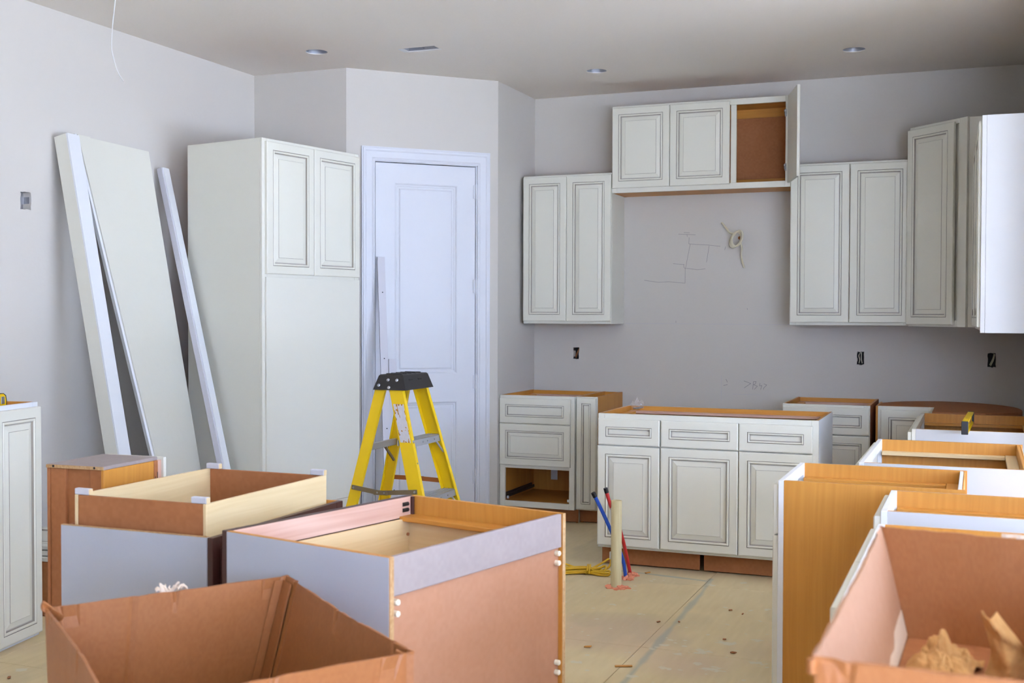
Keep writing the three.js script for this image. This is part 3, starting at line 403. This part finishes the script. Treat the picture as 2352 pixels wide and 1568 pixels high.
{ const mk = (name, label, top, bot, wd, holes) => { const g = thing(name, label, 'board'), f = bil(PW(top[0], top[1], top[2]), PW(top[0] + wd, top[1], top[2]), PW(bot[0] + wd, 0.006, bot[1]), PW(bot[0], 0.006, bot[1])); g.position.copy(PW(bot[0], 0, bot[1])); const o = g.position.clone(); part('board_strip', slab((u, v) => f(u, v).sub(o), 0.012, 2, 12, wd, 1.8), M.block, g); holes.forEach(([u, v]) => { const p = f(u, v).sub(o), n = V(r2, 0.15, r2).multiplyScalar(0.007); part('screw_hole', rod(p.toArray(), p.clone().add(n).toArray(), 0.004), M.dark, g); }); };
  mk('door_strip', 'longer thin white strip with screw holes leaning on the pantry door', [0.203, 1.814, 0.022], [0.17, 0.33], 0.05, [[0.55, 0.13], [0.5, 0.37], [0.55, 0.62], [0.5, 0.84]]); mk('door_strip', 'shorter thin white strip behind the ladder leaning on the pantry door', [0.283, 1.136, 0.022], [0.22, 0.27], 0.05, [[0.5, 0.35], [0.55, 0.39], [0.5, 0.75]]); }

// ------------------------------------------------------------------ stepladder
{ const g = thing('stepladder', 'yellow stepladder with black top cap in front of the pantry door', 'ladder', [0.525, 0, 3.16], 0.02); // local x = spread, -z = along the steps
  const top = 1.085, yy = M.yellow, C = (w, f, t) => [[-w / 2, 0], [w / 2, 0], [w / 2, f], [w / 2 - t, f], [w / 2 - t, t], [-w / 2 + t, t], [-w / 2 + t, f], [-w / 2, f]];
  const fr = (s, h) => { const q = (top - h) / top; return [0.026 + 0.288 * q, h, s * (0.142 + 0.11 * q)]; }, rr = (s, h) => { const q = (top - h) / top; return [-0.056 - 0.256 * q, h, s * (0.138 + 0.09 * q)]; };
  for (const s of [1, -1]) { // web faces outwards, flanges inwards
    const rail = part('front_rail', beam(fr(s, 0.01), fr(s, top), [1, 0, 0], s > 0 ? C(0.066, 0.026, 0.004) : C(0.066, -0.026, -0.004)), yy, g);
    part('rear_rail', beam(rr(s, 0.01), rr(s, top), [1, 0, 0], s > 0 ? C(0.05, 0.02, 0.004) : C(0.05, -0.02, -0.004)), yy, g);
    for (const [f, w] of [[fr, 0.07], [rr, 0.054]]) { const p = f(s, 0); part('foot', bx(p[0], 0.012, p[2] - s * 0.012, w + 0.006, 0.024, 0.034), M.black, f === fr ? rail : g); }
    for (const h of [0.835, 0.74, 0.58, 0.49]) { const p = fr(s, h); part('rivet', rod([p[0] + 0.034, h, p[2] - s * 0.012], [p[0] + 0.037, h, p[2] - s * 0.012], 0.004), M.steel, rail); }
    // folding spreader: two links and a middle hinge
    const a = rr(s, 0.615), b = fr(s, 0.61), z = Math.max(Math.abs(a[2]), Math.abs(b[2])) + 0.004, m = s > 0 ? M.bronze : M.rust, mid = [(a[0] + b[0]) / 2 - 0.015, s > 0 ? 0.598 : 0.615];
    const link = (x0, y0, x1, y1) => { const L = Math.hypot(x1 - x0, y1 - y0), q = bx(0, 0, 0, L + 0.024, 0.022, 0.004, 'x', 0.001); q.rotateZ(Math.atan2(y1 - y0, x1 - x0)); q.translate((x0 + x1) / 2, (y0 + y1) / 2, s * z); return q; };
    const sp = part('spreader', [link(a[0], a[1], mid[0] - 0.02, mid[1]), link(mid[0] + 0.02, mid[1], b[0], b[1]), link(mid[0] - 0.025, mid[1], mid[0] + 0.025, mid[1]).translate(0, 0, s * 0.0045)], m, g);
    for (const [x, y] of [[a[0], a[1]], [b[0], b[1]], [mid[0] - 0.018, mid[1]], [mid[0] + 0.018, mid[1]]]) part('rivet', rod([x, y, s * (z + 0.002)], [x, y, s * (z + 0.008)], 0.006, 0.004), M.steel, sp);
  }
  { const a = fr(1, 0.745), b = fr(1, 0.955), n = 0.0012; part('sticker', slab((u, v) => { const h = 0.835 + 0.178 * v, p = fr(1, h); return V(p[0] - 0.027 + 0.054 * u, h, p[2] + n); }, 0.001, 4, 8, 1, 1), M.sticker, g); }
  for (const h of [0.845, 0.575, 0.29]) { const p = fr(1, h), zz = p[2] - 0.005; const st = part('step', [bc(p[0] - 0.045, p[0] + 0.036, h - 0.003, h, -zz, zz, 'z', 0.001), bc(p[0] + 0.032, p[0] + 0.036, h - 0.032, h, -zz, zz, 'z', 0.001), bc(p[0] - 0.045, p[0] - 0.041, h - 0.028, h, -zz, zz, 'z', 0.001), ...[-0.03, -0.015, 0, 0.015].map((o) => bc(p[0] + o, p[0] + o + 0.004, h, h + 0.0025, -zz, zz, 'z', 0.0008))], M.alu, g);
    for (const s of [1, -1]) part('step_brace', [rod([p[0] + 0.03, h - 0.025, s * (zz - 0.055)], [p[0] + 0.05, h - 0.085, s * (zz - 0.004)], 0.005)], M.alu, st);
    for (const o of [-0.08, 0.05, 0.0]) part('rivet', rod([p[0] + 0.036, h - 0.016, o], [p[0] + 0.039, h - 0.016, o], 0.004), M.steel, st); }
  for (const h of [0.8, 0.35]) { const p = rr(1, h), q = part('rear_bar', [bc(p[0] - 0.008, p[0] + 0.008, h - 0.016, h + 0.016, -p[2] + 0.004, p[2] - 0.004, 'z', 0.002)], M.alu, g); part('bar_brace', rod([p[0], h - 0.012, -p[2] + 0.12], [p[0] + 0.004, h - 0.09, -p[2] + 0.03], 0.007), M.bronze, q); }
  // cap: tapered black moulding with a ribbed tray
  const lo = [0.086, 0.156], hi = [0.064, 0.138], y0 = 1.078, y1 = 1.15, P = [], box8 = (s, y) => [[-s[0], y, -s[1]], [s[0], y, -s[1]], [s[0], y, s[1]], [-s[0], y, s[1]]], A = box8(lo, y0), Bt = box8(hi, y1 - 0.006), Ct = box8([hi[0] - 0.006, hi[1] - 0.006], y1);
  const q4 = (a, b, c, d) => P.push(...a, ...b, ...c, ...a, ...c, ...d);
  for (let i = 0; i < 4; i++) { const n = (i + 1) % 4; q4(A[n], A[i], Bt[i], Bt[n]); q4(Bt[n], Bt[i], Ct[i], Ct[n]); } q4(Ct[3], Ct[2], Ct[1], Ct[0]); q4(A[0], A[1], A[2], A[3]);
  const cg = new THREE.BufferGeometry(); cg.setAttribute('position', new THREE.Float32BufferAttribute(P, 3)); cg.setAttribute('uv', new THREE.Float32BufferAttribute(P.filter((_, i) => i % 3 < 2), 2)); cg.computeVertexNormals();
  const cap = part('top_cap', cg, M.black, g);
  for (const z of [-0.1, -0.05, 0, 0.05, 0.1]) part('cap_rib', bc(-0.042, 0.042, y1 - 0.001, y1 + 0.005, z - 0.006, z + 0.006, 'x', 0.002), M.black, cap);
  for (const [x, y, k] of [[-0.012, 1.125, 0], [0.034, 1.125, 0], [-0.058, 1.1, 0], [-0.004, 1.09, 0]]) { const t = (y - y0) / (y1 - y0), z = lo[1] + (hi[1] - lo[1]) * t; part('cap_rivet', rod([x, y, z], [x, y + 0.002, z + 0.004], 0.008, 0.005), M.alu, cap); }
  for (const z of [0.07, -0.03]) part('cap_slot', bx(0.0695, 1.124, z, 0.006, 0.009, 0.042), M.dark, cap); }

// ------------------------------------------------------------------ cardboard boxes
{ const o = V(1.69, 0, 6.24), g = thing('cardboard_box', 'empty open cardboard box in the near corner, in front of the grey cabinets', 'box', o.toArray());
  const A = [1.253, 6.246], B = [1.565, 5.79], C = [2.123, 6.225], D = [1.823, 6.699], lean = 0.1, ux = -0.565, uz = 0.825; // low points of the wall B-C sit inwards
  const low = { A: [1.262, 6.24], B: [B[0] + ux * 0.085, B[1] + uz * 0.085], C: [C[0] + ux * 0.05, C[1] + uz * 0.05], D: [1.815, 6.69] }, top = { A, B, C, D }, hgt = { A: 0.8, B: 0.802, C: 0.797, D: 0.795 };
  const P = (k, v) => { const q = Math.min(1, v / 0.4), T0 = top[k], L0 = low[k]; return V(T0[0] + (L0[0] - T0[0]) * q - o.x, hgt[k] * (1 - v) + 0.004, T0[1] + (L0[1] - T0[1]) * q - o.z); };
  const wall = (a, b, bow, cr) => slab((u, v) => { const p = P(a, v).lerp(P(b, v), u), n = P(b, v).sub(P(a, v)).normalize().cross(V(0, 1, 0)); const bump = bow * Math.sin(Math.PI * u) * (1 - v) + 0.0018 * (fbm(u, v, 5, 5, 301 + a.charCodeAt(0), 3) - 0.5) * 2 + (cr ? -0.005 * Math.exp(-(((u - cr) / 0.012) ** 2)) : 0); p.addScaledVector(n, bump); if (v === 0) p.y += 0.003 * (vnoise(u, 0.3, 22, 4, 311) - 0.5); return p; }, 0.006, 48, 16, 0.7, 0.8);
  part('box_wall', wall('A', 'B', 0.006, 0.33), M.kraft, g); part('box_wall', wall('B', 'C', 0.012, 0.1), M.kraft, g); part('box_wall', wall('C', 'D', 0.01), M.kraft, g); part('box_wall', wall('D', 'A', 0.008), M.kraft, g);
  part('box_bottom', slab(bil(P('A', 0.99), P('B', 0.99), P('C', 0.99), P('D', 0.99)), 0.006, 2, 2), M.kraft, g);
  const seam = (k, du) => slab((u, v) => { const p = P('B', v * 0.9 + 0.01), to = P(k, v * 0.9 + 0.01).sub(p).normalize(); return p.clone().addScaledVector(to, 0.008 + u * du).add(V(0.0035 * (k === 'C' ? -1.5 : 1), 0, 0.009)).addScaledVector(V(0.3, 0, 1), 0.002 * Math.sin(v * 19)); }, 0.003, 3, 16, 0.05, 0.7);
  part('corner_seam', seam('C', 0.05), M.kraft, g); part('corner_seam', seam('A', 0.02), M.kraft, g);
  const p0 = P('A', 0); part('torn_curl', slab((u, v) => { const t = u * 3.9, r = 0.013 + 0.003 * Math.sin(v * 3); return p0.clone().add(V(0.012 + r * Math.cos(t + 2.2) + v * 0.012, 0.006 + r * Math.sin(t + 2.2) - 0.02 * v, r * 0.2 * Math.cos(t) + 0.02 * (1 - v) - 0.01)); }, 0.005, 14, 4, 0.05, 0.04), M.kraft, g, 'torn rolled corner');
  const c0 = P('C', 0); part('corner_fold', slab((u, v) => c0.clone().add(V(-0.03 + 0.033 * u, 0.003 - 0.1 * v - 0.006 * u, 0.012 - 0.006 * u + 0.006 * Math.sin(u * 3.1))), 0.005, 6, 8, 0.05, 0.1), M.kraft, g);
  seed = 41; const bits = []; for (let i = 0; i < 7; i++) { const u = 0.44 + i * 0.017, p = P('A', 0).lerp(P('B', 0), u); const q = slab((a, b) => V((a - 0.5) * 0.016, b * (i === 4 || i === 1 ? 0.016 : 0.008) + 0.004 * Math.sin(a * 5 + i), 0.004 * Math.sin(b * 4 + i)), 0.0025, 4, 4, 0.03, 0.03); q.rotateY(0.9 + (i % 3) * 0.2); q.translate(p.x, p.y + 0.001, p.z); bits.push(q); } part('torn_bits', bits, M.tape, g, 'pale torn paper shreds on the rim'); }
{ const o = V(3.15, 0, 6.45), g = thing('cardboard_box', 'tall open cardboard box holding crumpled packing paper', 'box', o.toArray());
  const tp = { A: [2.938, 1.063, 6.885], B: [2.945, 1.063, 6.03], C: [3.39, 1.06, 6.085], D: [3.385, 1.06, 6.9] }, bt = { A: [2.975, 0.875, 6.87], B: [2.991, 0.875, 6.045], C: [3.36, 0.875, 6.09], D: [3.36, 0.875, 6.88] };
  const P = (k, v) => { const q = Math.min(1, v / 0.18), a = tp[k], b = bt[k]; return V(a[0] + (b[0] - a[0]) * q - o.x, v < 0.18 ? a[1] + (b[1] - a[1]) * q : 0.875 - (v - 0.18) / 0.82 * 0.871, a[2] + (b[2] - a[2]) * q - o.z); };
  const wall = (a, b, bow) => slab((u, v) => { const p = P(a, v).lerp(P(b, v), u), n = P(b, v).sub(P(a, v)).normalize().cross(V(0, 1, 0)); p.addScaledVector(n, bow * Math.sin(Math.PI * u) * Math.max(0, 1 - v * 4) + 0.004 * (fbm(u, v, 5, 5, 331 + b.charCodeAt(0), 3) - 0.5)); if (v === 0) p.y += 0.004 * (vnoise(u, 0.3, 24, 4, 341) - 0.5); return p; }, 0.006, 36, 28, 0.8, 1);
  part('box_wall', wall('A', 'B', 0.006), M.glareKraft, g, 'side wall with window glare in its colour'); part('box_wall', wall('B', 'C', 0.004), M.kraft, g); part('box_wall', wall('C', 'D', 0.004), M.kraft, g); part('box_wall', wall('D', 'A', 0.006), M.kraft, g);
  part('inner_pad', slab(bil(V(bt.B[0] - o.x + 0.004, 0.872, bt.B[2] - o.z + 0.004), V(bt.C[0] - o.x - 0.004, 0.872, bt.C[2] - o.z + 0.004), V(bt.D[0] - o.x - 0.004, 0.872, bt.D[2] - o.z - 0.004), V(bt.A[0] - o.x + 0.004, 0.872, bt.A[2] - o.z - 0.004)), 0.006, 4, 4, 0.4, 0.8), M.board, g);
  const tapeF = (u, v) => { const p = P('A', 0.135 + 0.04 * v).lerp(P('B', 0.135 + 0.04 * v), 0.3 + 0.69 * u); return p.add(V(0.0045, 0, 0)); }; part('paper_tape', slab(tapeF, 0.0012, 12, 3, 0.6, 0.05), M.tape, g, 'pale paper tape strip along the bottom');
  part('corner_tear', slab((u, v) => P('A', 0).add(V(-0.001 + 0.007 * u, 0.0005 - 0.016 * v, 0.005 + 0.004 * Math.sin(u * 4))), 0.004, 5, 5, 0.03, 0.05), M.kraft, g, 'worn torn corner');
  part('rim_shreds', [0, 1, 2, 3].map((i) => { const p = P('B', 0).lerp(P('C', 0), 0.48 + 0.05 * i), q = slab((a, b) => V((a - 0.5) * 0.03, b * (i === 2 ? 0.014 : 0.006), 0.003 * Math.sin(a * 6 + i)), 0.002, 4, 3, 0.03, 0.02); q.translate(p.x, p.y + 0.001, p.z); return q; }), M.tape, g); }
{ // crumpled packing paper and a loose flap in the tall box
  const lump = (w, d, h, s) => slab((u, v) => { const x = (u - 0.5), z = (v - 0.5), r = Math.max(0, 1 - 3.2 * (x * x + z * z)); const n = Math.abs(fbm(u, v, 4, 4, s, 4) - 0.5) * 2; return V(x * w + 0.03 * (fbm(u, v, 3, 3, s + 9, 2) - 0.5), 0.004 + h * (r * 0.45 + 1.1 * n * r + 0.15 * n), z * d + 0.03 * (fbm(u, v, 3, 3, s + 19, 2) - 0.5)); }, 0.0025, 40, 40, 0.4, 0.4);
  const a = single('packing_paper', 'low crumpled brown packing paper lying in the tall box', 'packing paper', lump(0.098, 0.13, 0.046, 401), M.paper); a.position.set(3.062, 0.876, 6.235);
  const b = single('packing_paper', 'upright folded brown packing paper standing in the tall box', 'packing paper', slab((u, v) => { const t = u - 0.5, w = 0.022 * (1 - 0.8 * v * v) + 0.006; return V(t * 2 * w + 0.012 * Math.sin(v * 4.2) - 0.012 * v, 0.002 + 0.098 * v, 0.02 * Math.cos(t * 5) + 0.008 * Math.sin(v * 8 + t * 6) + 0.012 * (fbm(u, v, 5, 5, 421, 3) - 0.5)); }, 0.003, 20, 26, 0.2, 0.3), M.paper); b.position.set(3.146, 0.876, 6.255);
  const f = single('cardboard_flap', 'upright loose cardboard piece beyond the crumpled paper, cut by the picture edge', 'cardboard', slab((u, v) => V(0.125 * u, 0.006 + 0.135 * v - 0.01 * u, 0.008 * Math.sin(v * 5 + u * 3) + 0.02 * u), 0.006, 10, 12, 0.2, 0.2), M.kraft); f.position.set(3.176, 0.876, 6.3); }

// ------------------------------------------------------------------ rough-ins, wiring, small things
outlets.forEach(([x0, x1, y0, y1], i) => { const cx = (x0 + x1) / 2, cy = (y0 + y1) / 2, w = x1 - x0, h = y1 - y0, g = thing('outlet_box', ['open outlet box in the wall over the two-drawer base cabinet', 'open outlet box in the wall over the cream drawer cabinet with the brown side', 'open outlet box in the wall over the round-backed corner base cabinet'][i], 'outlet', [cx, y0, 0], 0, 'open outlet boxes in the back wall'), b = 0.0025;
  part('box_shell', [bc(-w / 2 - b, w / 2 + b, -b, h + b, -0.055, -0.052), bc(-w / 2 - b, -w / 2, 0, h, -0.052, -0.013), bc(w / 2, w / 2 + b, 0, h, -0.052, -0.013), bc(-w / 2 - b, w / 2 + b, -b, 0, -0.052, -0.013), bc(-w / 2 - b, w / 2 + b, h, h + b, -0.052, -0.013)], M.dark, g);
  const wire = (p) => tube(p, 0.0032, 20, 6); const s = i === 1 ? 0.6 : 1;
  part('cable', i === 1 ? [wire([[-0.004, h * 0.95, -0.04], [-0.012, h * 0.7, -0.012], [-0.006, h * 0.4, -0.01], [-0.012, 0.01, -0.03]]), wire([[0.002, h * 0.95, -0.04], [0.004, h * 0.5, -0.01], [0.008, 0.01, -0.03]])] : [wire([[0.014, h * 0.95, -0.04], [0.006, h * 0.6, -0.012], [-0.012, h * 0.15, -0.02]]), wire([[0.018, h * 0.9, -0.04], [0.011, h * 0.55, -0.01], [-0.006, h * 0.1, -0.02]])], i ? M.cable : M.copper, g); });
{ const g = thing('switch_box', 'small ragged switch box hole in the wall above the stacked boards', 'outlet', [WL, 1.972, 3.526]); g.userData.label = 'ragged grey switch box opening high in the wall beside the leaning boards';
  part('box_shell', [bc(-0.055, -0.052, 0, 0.09, -0.037, 0.037), bc(-0.052, -0.012, -0.002, 0.0, -0.037, 0.037), bc(-0.052, -0.012, 0.09, 0.092, -0.037, 0.037), bc(-0.052, -0.012, 0, 0.09, -0.039, -0.037), bc(-0.052, -0.012, 0, 0.09, 0.037, 0.039)], M.steel, g); part('paper_flap', slab((u, v) => V(-0.006 - 0.01 * u, 0.012 + 0.07 * v, 0.036 - 0.016 * u * (0.3 + v)), 0.001, 4, 6), M.wall, g); part('cable', tube([[-0.045, 0.085, 0.02], [-0.02, 0.06, 0.022], [-0.03, 0.02, 0.028]], 0.004, 16, 6), M.wire, g); }
{ // coiled cable end on the back wall
  const g = thing('cable_coil', 'coiled cream cable tail hanging out of the wall under the high cabinet', 'cable', [1.53, 1.965, 0.0]), pts = [[-0.118, 0.122, 0.009], [-0.085, 0.085, 0.02], [-0.055, 0.05, 0.034]], L = [];
  for (let i = 0; i <= 84; i++) { const k = i / 84, t = k * 2 * Math.PI * 3.1 + 2.4, a = 0.033 * Math.cos(t), b = 0.054 * Math.sin(t); pts.push([a * 0.93 + b * 0.36 - 0.016 + 0.03 * k, b * 0.93 - a * 0.36 - 0.006 + 0.012 * k, 0.046 + 0.045 * k + 0.008 * Math.sin(t * 1.7)]); }
  part('coil', tube(pts, 0.0068, 300, 8), M.cable, g); part('tail', tube([[0.03, -0.03, 0.075], [0.033, -0.06, 0.05], [0.026, -0.11, 0.03], [0.03, -0.15, 0.02], [0.044, -0.198, 0.012]], 0.0068, 30, 8), M.cable, g); part('wall_hole', rod([0.008, 0.012, 0.0002], [0.008, 0.012, 0.0012], 0.012), M.rust, g); }
single('hanging_wire', 'thin white wire hanging down from the ceiling near the wide wall', 'wire', tube([[-0.995, 3.06, 3.4], [-1.003, 3.0, 3.4], [-1.017, 2.901, 3.4], [-1.023, 2.791, 3.4], [-1.007, 2.723, 3.4], [-0.98, 2.659, 3.4], [-0.949, 2.615, 3.4]], 0.0028, 50, 7), M.wire).userData.label = 'thin white wire dangling from the ceiling';
cans.forEach(([x, z], i) => { const g = thing('recessed_light', ['empty recessed light can in the ceiling above the tall white cabinet', 'empty recessed light can in the ceiling between the pantry corner and the high cabinet', 'empty recessed light can in the ceiling above the open-door cabinet end'][i], 'light', [x, H, z], 0, 'recessed light cans in the ceiling');
  const pr = [[0.0665, 0.004], [0.0665, 0.15], [0.05, 0.158], [0.001, 0.158], [0.001, 0.1545], [0.048, 0.1545], [0.0635, 0.147], [0.0635, 0.004], [0.0665, 0.004]].map((p) => new THREE.Vector2(...p)); part('can_housing', new THREE.LatheGeometry(pr, 32), M.alu, g); part('lamp_socket', rod([0, 0.1, 0], [0, 0.153, 0], 0.018), M.white, g); });
{ const g = thing('ceiling_vent', 'rectangular vent opening cut in the ceiling before the pantry', 'vent', [-0.0625, H, 1.79]), a = 0.1065, c = 0.044, t = 0.002; part('duct_boot', [bc(-a, -a + t, 0.004, 0.15, -c, c), bc(a - t, a, 0.004, 0.15, -c, c), bc(-a, a, 0.004, 0.15, -c, -c + t), bc(-a, a, 0.004, 0.15, c - t, c), bc(-a, a, 0.148, 0.152, -c, c)], M.alu, g); part('boot_flange', [bc(-a - 0.008, a + 0.008, -0.0015, 0.0, -c - 0.006, -c + 0.004), bc(-a - 0.03, -a + 0.004, -0.0015, 0, -c, c)], M.white, g); part('divider', bc(-0.002, 0.002, 0.01, 0.05, -c + t, c - t), M.steel, g); }
{ // spirit level across the open cabinet
  const g = thing('spirit_level', 'yellow spirit level with black end caps laid across the open cabinet', 'level', [3.06, 0.8765, 1.9], -0.036), L = 0.61, I = [[-0.014, 0], [0.014, 0], [0.014, 0.008], [0.005, 0.013], [0.005, 0.047], [0.014, 0.052], [0.014, 0.06], [-0.014, 0.06], [-0.014, 0.052], [-0.005, 0.047], [-0.005, 0.013], [-0.014, 0.008]];
  g.position.set(3.047, 0.8765, 2.3); part('beam', poly(I, L).translate(0, 0, -L), M.yellow, g); for (const z of [0.002, -L - 0.014]) part('end_cap', bx(0, 0.0305, z + 0.006, 0.0305, 0.063, 0.012, 'y', 0.002), M.black, g); part('vial', [rod([0, 0.03, -0.32], [0, 0.05, -0.32], 0.012), rod([0, 0.0602, -0.19], [0, 0.061, -0.19], 0.008)], M.copper, g); }
{ // drain pipe, two water lines, foam at their feet
  const g = thing('drain_pipe', 'upright cream plastic drain pipe stubbed up through the subfloor', 'pipe', [1.3485, 0, 2.33]); part('pipe_body', plain(new THREE.LatheGeometry([[0.0285, 0], [0.0285, 0.462], [0.0255, 0.463], [0.025, 0.462], [0.025, 0.02]].map((p) => new THREE.Vector2(...p)), 28)), M.pvc, g); part('pipe_strap', [bc(-0.034, -0.029, 0.34, 0.42, -0.02, 0.0), bx(-0.033, 0.17, 0.0, 0.006, 0.04, 0.012)], M.white, g);
  const pipe = (name, label, pts, m, cap) => { const q = thing(name, label, 'pipe', [pts[0][0], 0, pts[0][2]]), o = V(pts[0][0], 0, pts[0][2]), l = pts.map((p) => V(...p).sub(o)); part('tube', tube(l, 0.0098, 40, 12), m, q); const n = l.length - 1, d = l[n].clone().sub(l[n - 1]).normalize(); part('end_cap', rod(l[n].clone().addScaledVector(d, -0.022).toArray(), l[n].clone().addScaledVector(d, 0.005).toArray(), 0.0115), M.dark, q); };
  pipe('water_line', 'blue water line leaning past the cream drain pipe', [[1.336, 0.012, 2.11], [1.34, 0.107, 2.17], [1.33, 0.19, 2.225], [1.312, 0.264, 2.268], [1.262, 0.4, 2.31], [1.224, 0.493, 2.34]], M.blue);
  pipe('water_line', 'red water line standing behind the cream drain pipe', [[1.336, 0.012, 2.02], [1.334, 0.14, 2.1], [1.332, 0.222, 2.155], [1.318, 0.32, 2.2], [1.292, 0.409, 2.24], [1.267, 0.508, 2.26]], M.red);
  const foam = (label, x, z, w, d, s) => { const q = new THREE.IcosahedronGeometry(1, 4), p = q.attributes.position; for (let i = 0; i < p.count; i++) { const v = V().fromBufferAttribute(p, i), n = 0.7 + 0.55 * Math.abs(Math.sin(v.x * 4 + s) * Math.cos(v.z * 5 - s * 2) + 0.5 * Math.sin(v.x * 11 + v.z * 9 + s)); p.setXYZ(i, v.x * w * n, Math.max(-0.1, v.y) * 0.018 * n, v.z * d * n); } q.computeVertexNormals(); const m = single('foam_blob', label, 'foam', q, M.foam, 'orange spray foam round the pipes'); m.position.set(x, 0.002, z); };
  foam('orange spray foam ring round the foot of the cream drain pipe', 1.352, 2.335, 0.058, 0.035, 1); foam('orange spray foam at the foot of the blue water line', 1.345, 2.115, 0.035, 0.028, 2); foam('orange spray foam at the foot of the red water line', 1.345, 2.02, 0.038, 0.03, 3); }
{ // tied extension cord
  const g = thing('extension_cord', 'bundled yellow extension cord tied round its middle on the floor', 'cord', [1.1, 0, 2.07], 0.3), L = []; seed = 77;
  for (let i = 0; i < 7; i++) { const y = 0.008 + 0.008 * (i % 3), z = (i - 3) * 0.008, xl = -0.26 + 0.02 * (i % 2), xr = 0.13 - 0.025 * (i % 3), lift = [0.075, 0.03, 0.02, 0.012, 0.05, 0.02, 0.012][i], out = (i - 3) * 0.018; L.push(tube([[xl, 0.008 + lift * 0.6, out - 0.02], [xl * 0.75, 0.01 + lift * 0.7, out], [0.0, 0.012 + y, z], [xr * 0.7, 0.01 + lift * 0.6, out], [xr, 0.008 + lift * 0.9, out * 1.2], [xr - 0.004, 0.006 + lift * 0.4, out + 0.012], [xr * 0.6, 0.008, out + 0.008], [0.0, 0.008 + y * 0.5, z], [xl * 0.6, 0.008, out - 0.01], [xl, 0.007, out - 0.04]], 0.0058, 64, 7)); }
  part('cord_loops', L, M.cord, g); const R = []; for (let k = 0; k < 2; k++) { const q = []; for (let i = 0; i <= 24; i++) { const t = i / 24 * 2 * Math.PI; q.push([0.004 + k * 0.011 + 0.004 * Math.sin(t), 0.027 + 0.022 * Math.sin(t), 0.04 * Math.cos(t)]); } R.push(tube(q, 0.006, 40, 7)); } part('cord_wrap', R, M.cord, g); part('plug_end', rod([0.14, 0.07, 0.0], [0.165, 0.078, -0.004], 0.009), M.dark, g); }
{ // small bag of screws on the wide cabinet
  const g = thing('hardware_bag', 'small clear plastic bag of screws on the wide three-door cabinet', 'bag', [1.165, 0.8495, 1.29]); const q = new THREE.IcosahedronGeometry(1, 3), p = q.attributes.position; for (let i = 0; i < p.count; i++) { const v = V().fromBufferAttribute(p, i), n = 0.8 + 0.3 * Math.sin(v.x * 5 + 1) * Math.cos(v.y * 6) * Math.sin(v.z * 7 + 2); p.setXYZ(i, v.x * 0.05 * n, 0.034 + v.y * 0.032 * n + (v.y > 0.3 ? 0.03 * (v.y - 0.3) * Math.sin(v.x * 9 + 2) : 0), v.z * 0.035 * n); } q.computeVertexNormals(); part('bag_film', q, M.bag, g); for (let i = 0; i < 5; i++) part('screw', rod([-0.03 + 0.006 * i, 0.01 + 0.004 * (i % 2), -0.012 + 0.006 * i], [0.015 + 0.006 * i, 0.02 + 0.003 * (i % 3), -0.006 + 0.003 * i], 0.0035, 0.002, 8), M.steel, g); }
{ const pos = [[1.552, 3.426, 0.016, 'c'], [1.774, 3.636, 0.036, 'c'], [2.152, 3.276, 0.014, 'b'], [1.731, 2.914, 0.009, 'b'], [1.82, 2.878, 0.008, 'b'], [1.999, 2.571, 0.009, 'b'], [2.068, 2.622, 0.008, 'b'], [2.075, 3.087, 0.008, 'b'], [1.411, 1.931, 0.016, 'c'], [-0.42, 4.7, 0.012, 'b']];
  pos.forEach(([x, z, r, k], i) => { const q = bx(0, 0.003, 0, r * 2, 0.005, r * (r > 0.03 ? 0.4 : 1), 'x', 0.0015); q.rotateY(r > 0.03 ? 0.35 : i * 1.3); q.rotateZ(r > 0.03 ? 0.02 : 0.12); const m = single('wood_chip', ['pale orange wood chip on the subfloor beside the tan back of the foreground cabinet', 'longest pale wood splinter lying on the subfloor', 'dark brown wood chip lying by itself nearest the orange-sided cabinet', 'tiny brown wood chip just short of the chalk line', 'tiny brown wood chip lying on the blue chalk line', 'tiny dark brown wood chip, one of a close pair on the subfloor', 'tiny dark brown wood chip, one of a close pair on the subfloor', 'small dark wood chip on the subfloor between the close pair and the larger chip', 'pale orange wood chip on the subfloor just before the wide cabinet toe kick', 'dark wood chip on the subfloor by the floor-standing white cabinet'][i], 'wood chip', q, k === 'c' ? M.maple : M.board, i === 1 ? undefined : i === 5 || i === 6 ? 'close pair of dark wood chips' : 'wood chips scattered on the subfloor'); m.position.set(x, 0.002, z); }); }

renderer.render(scene, camera);
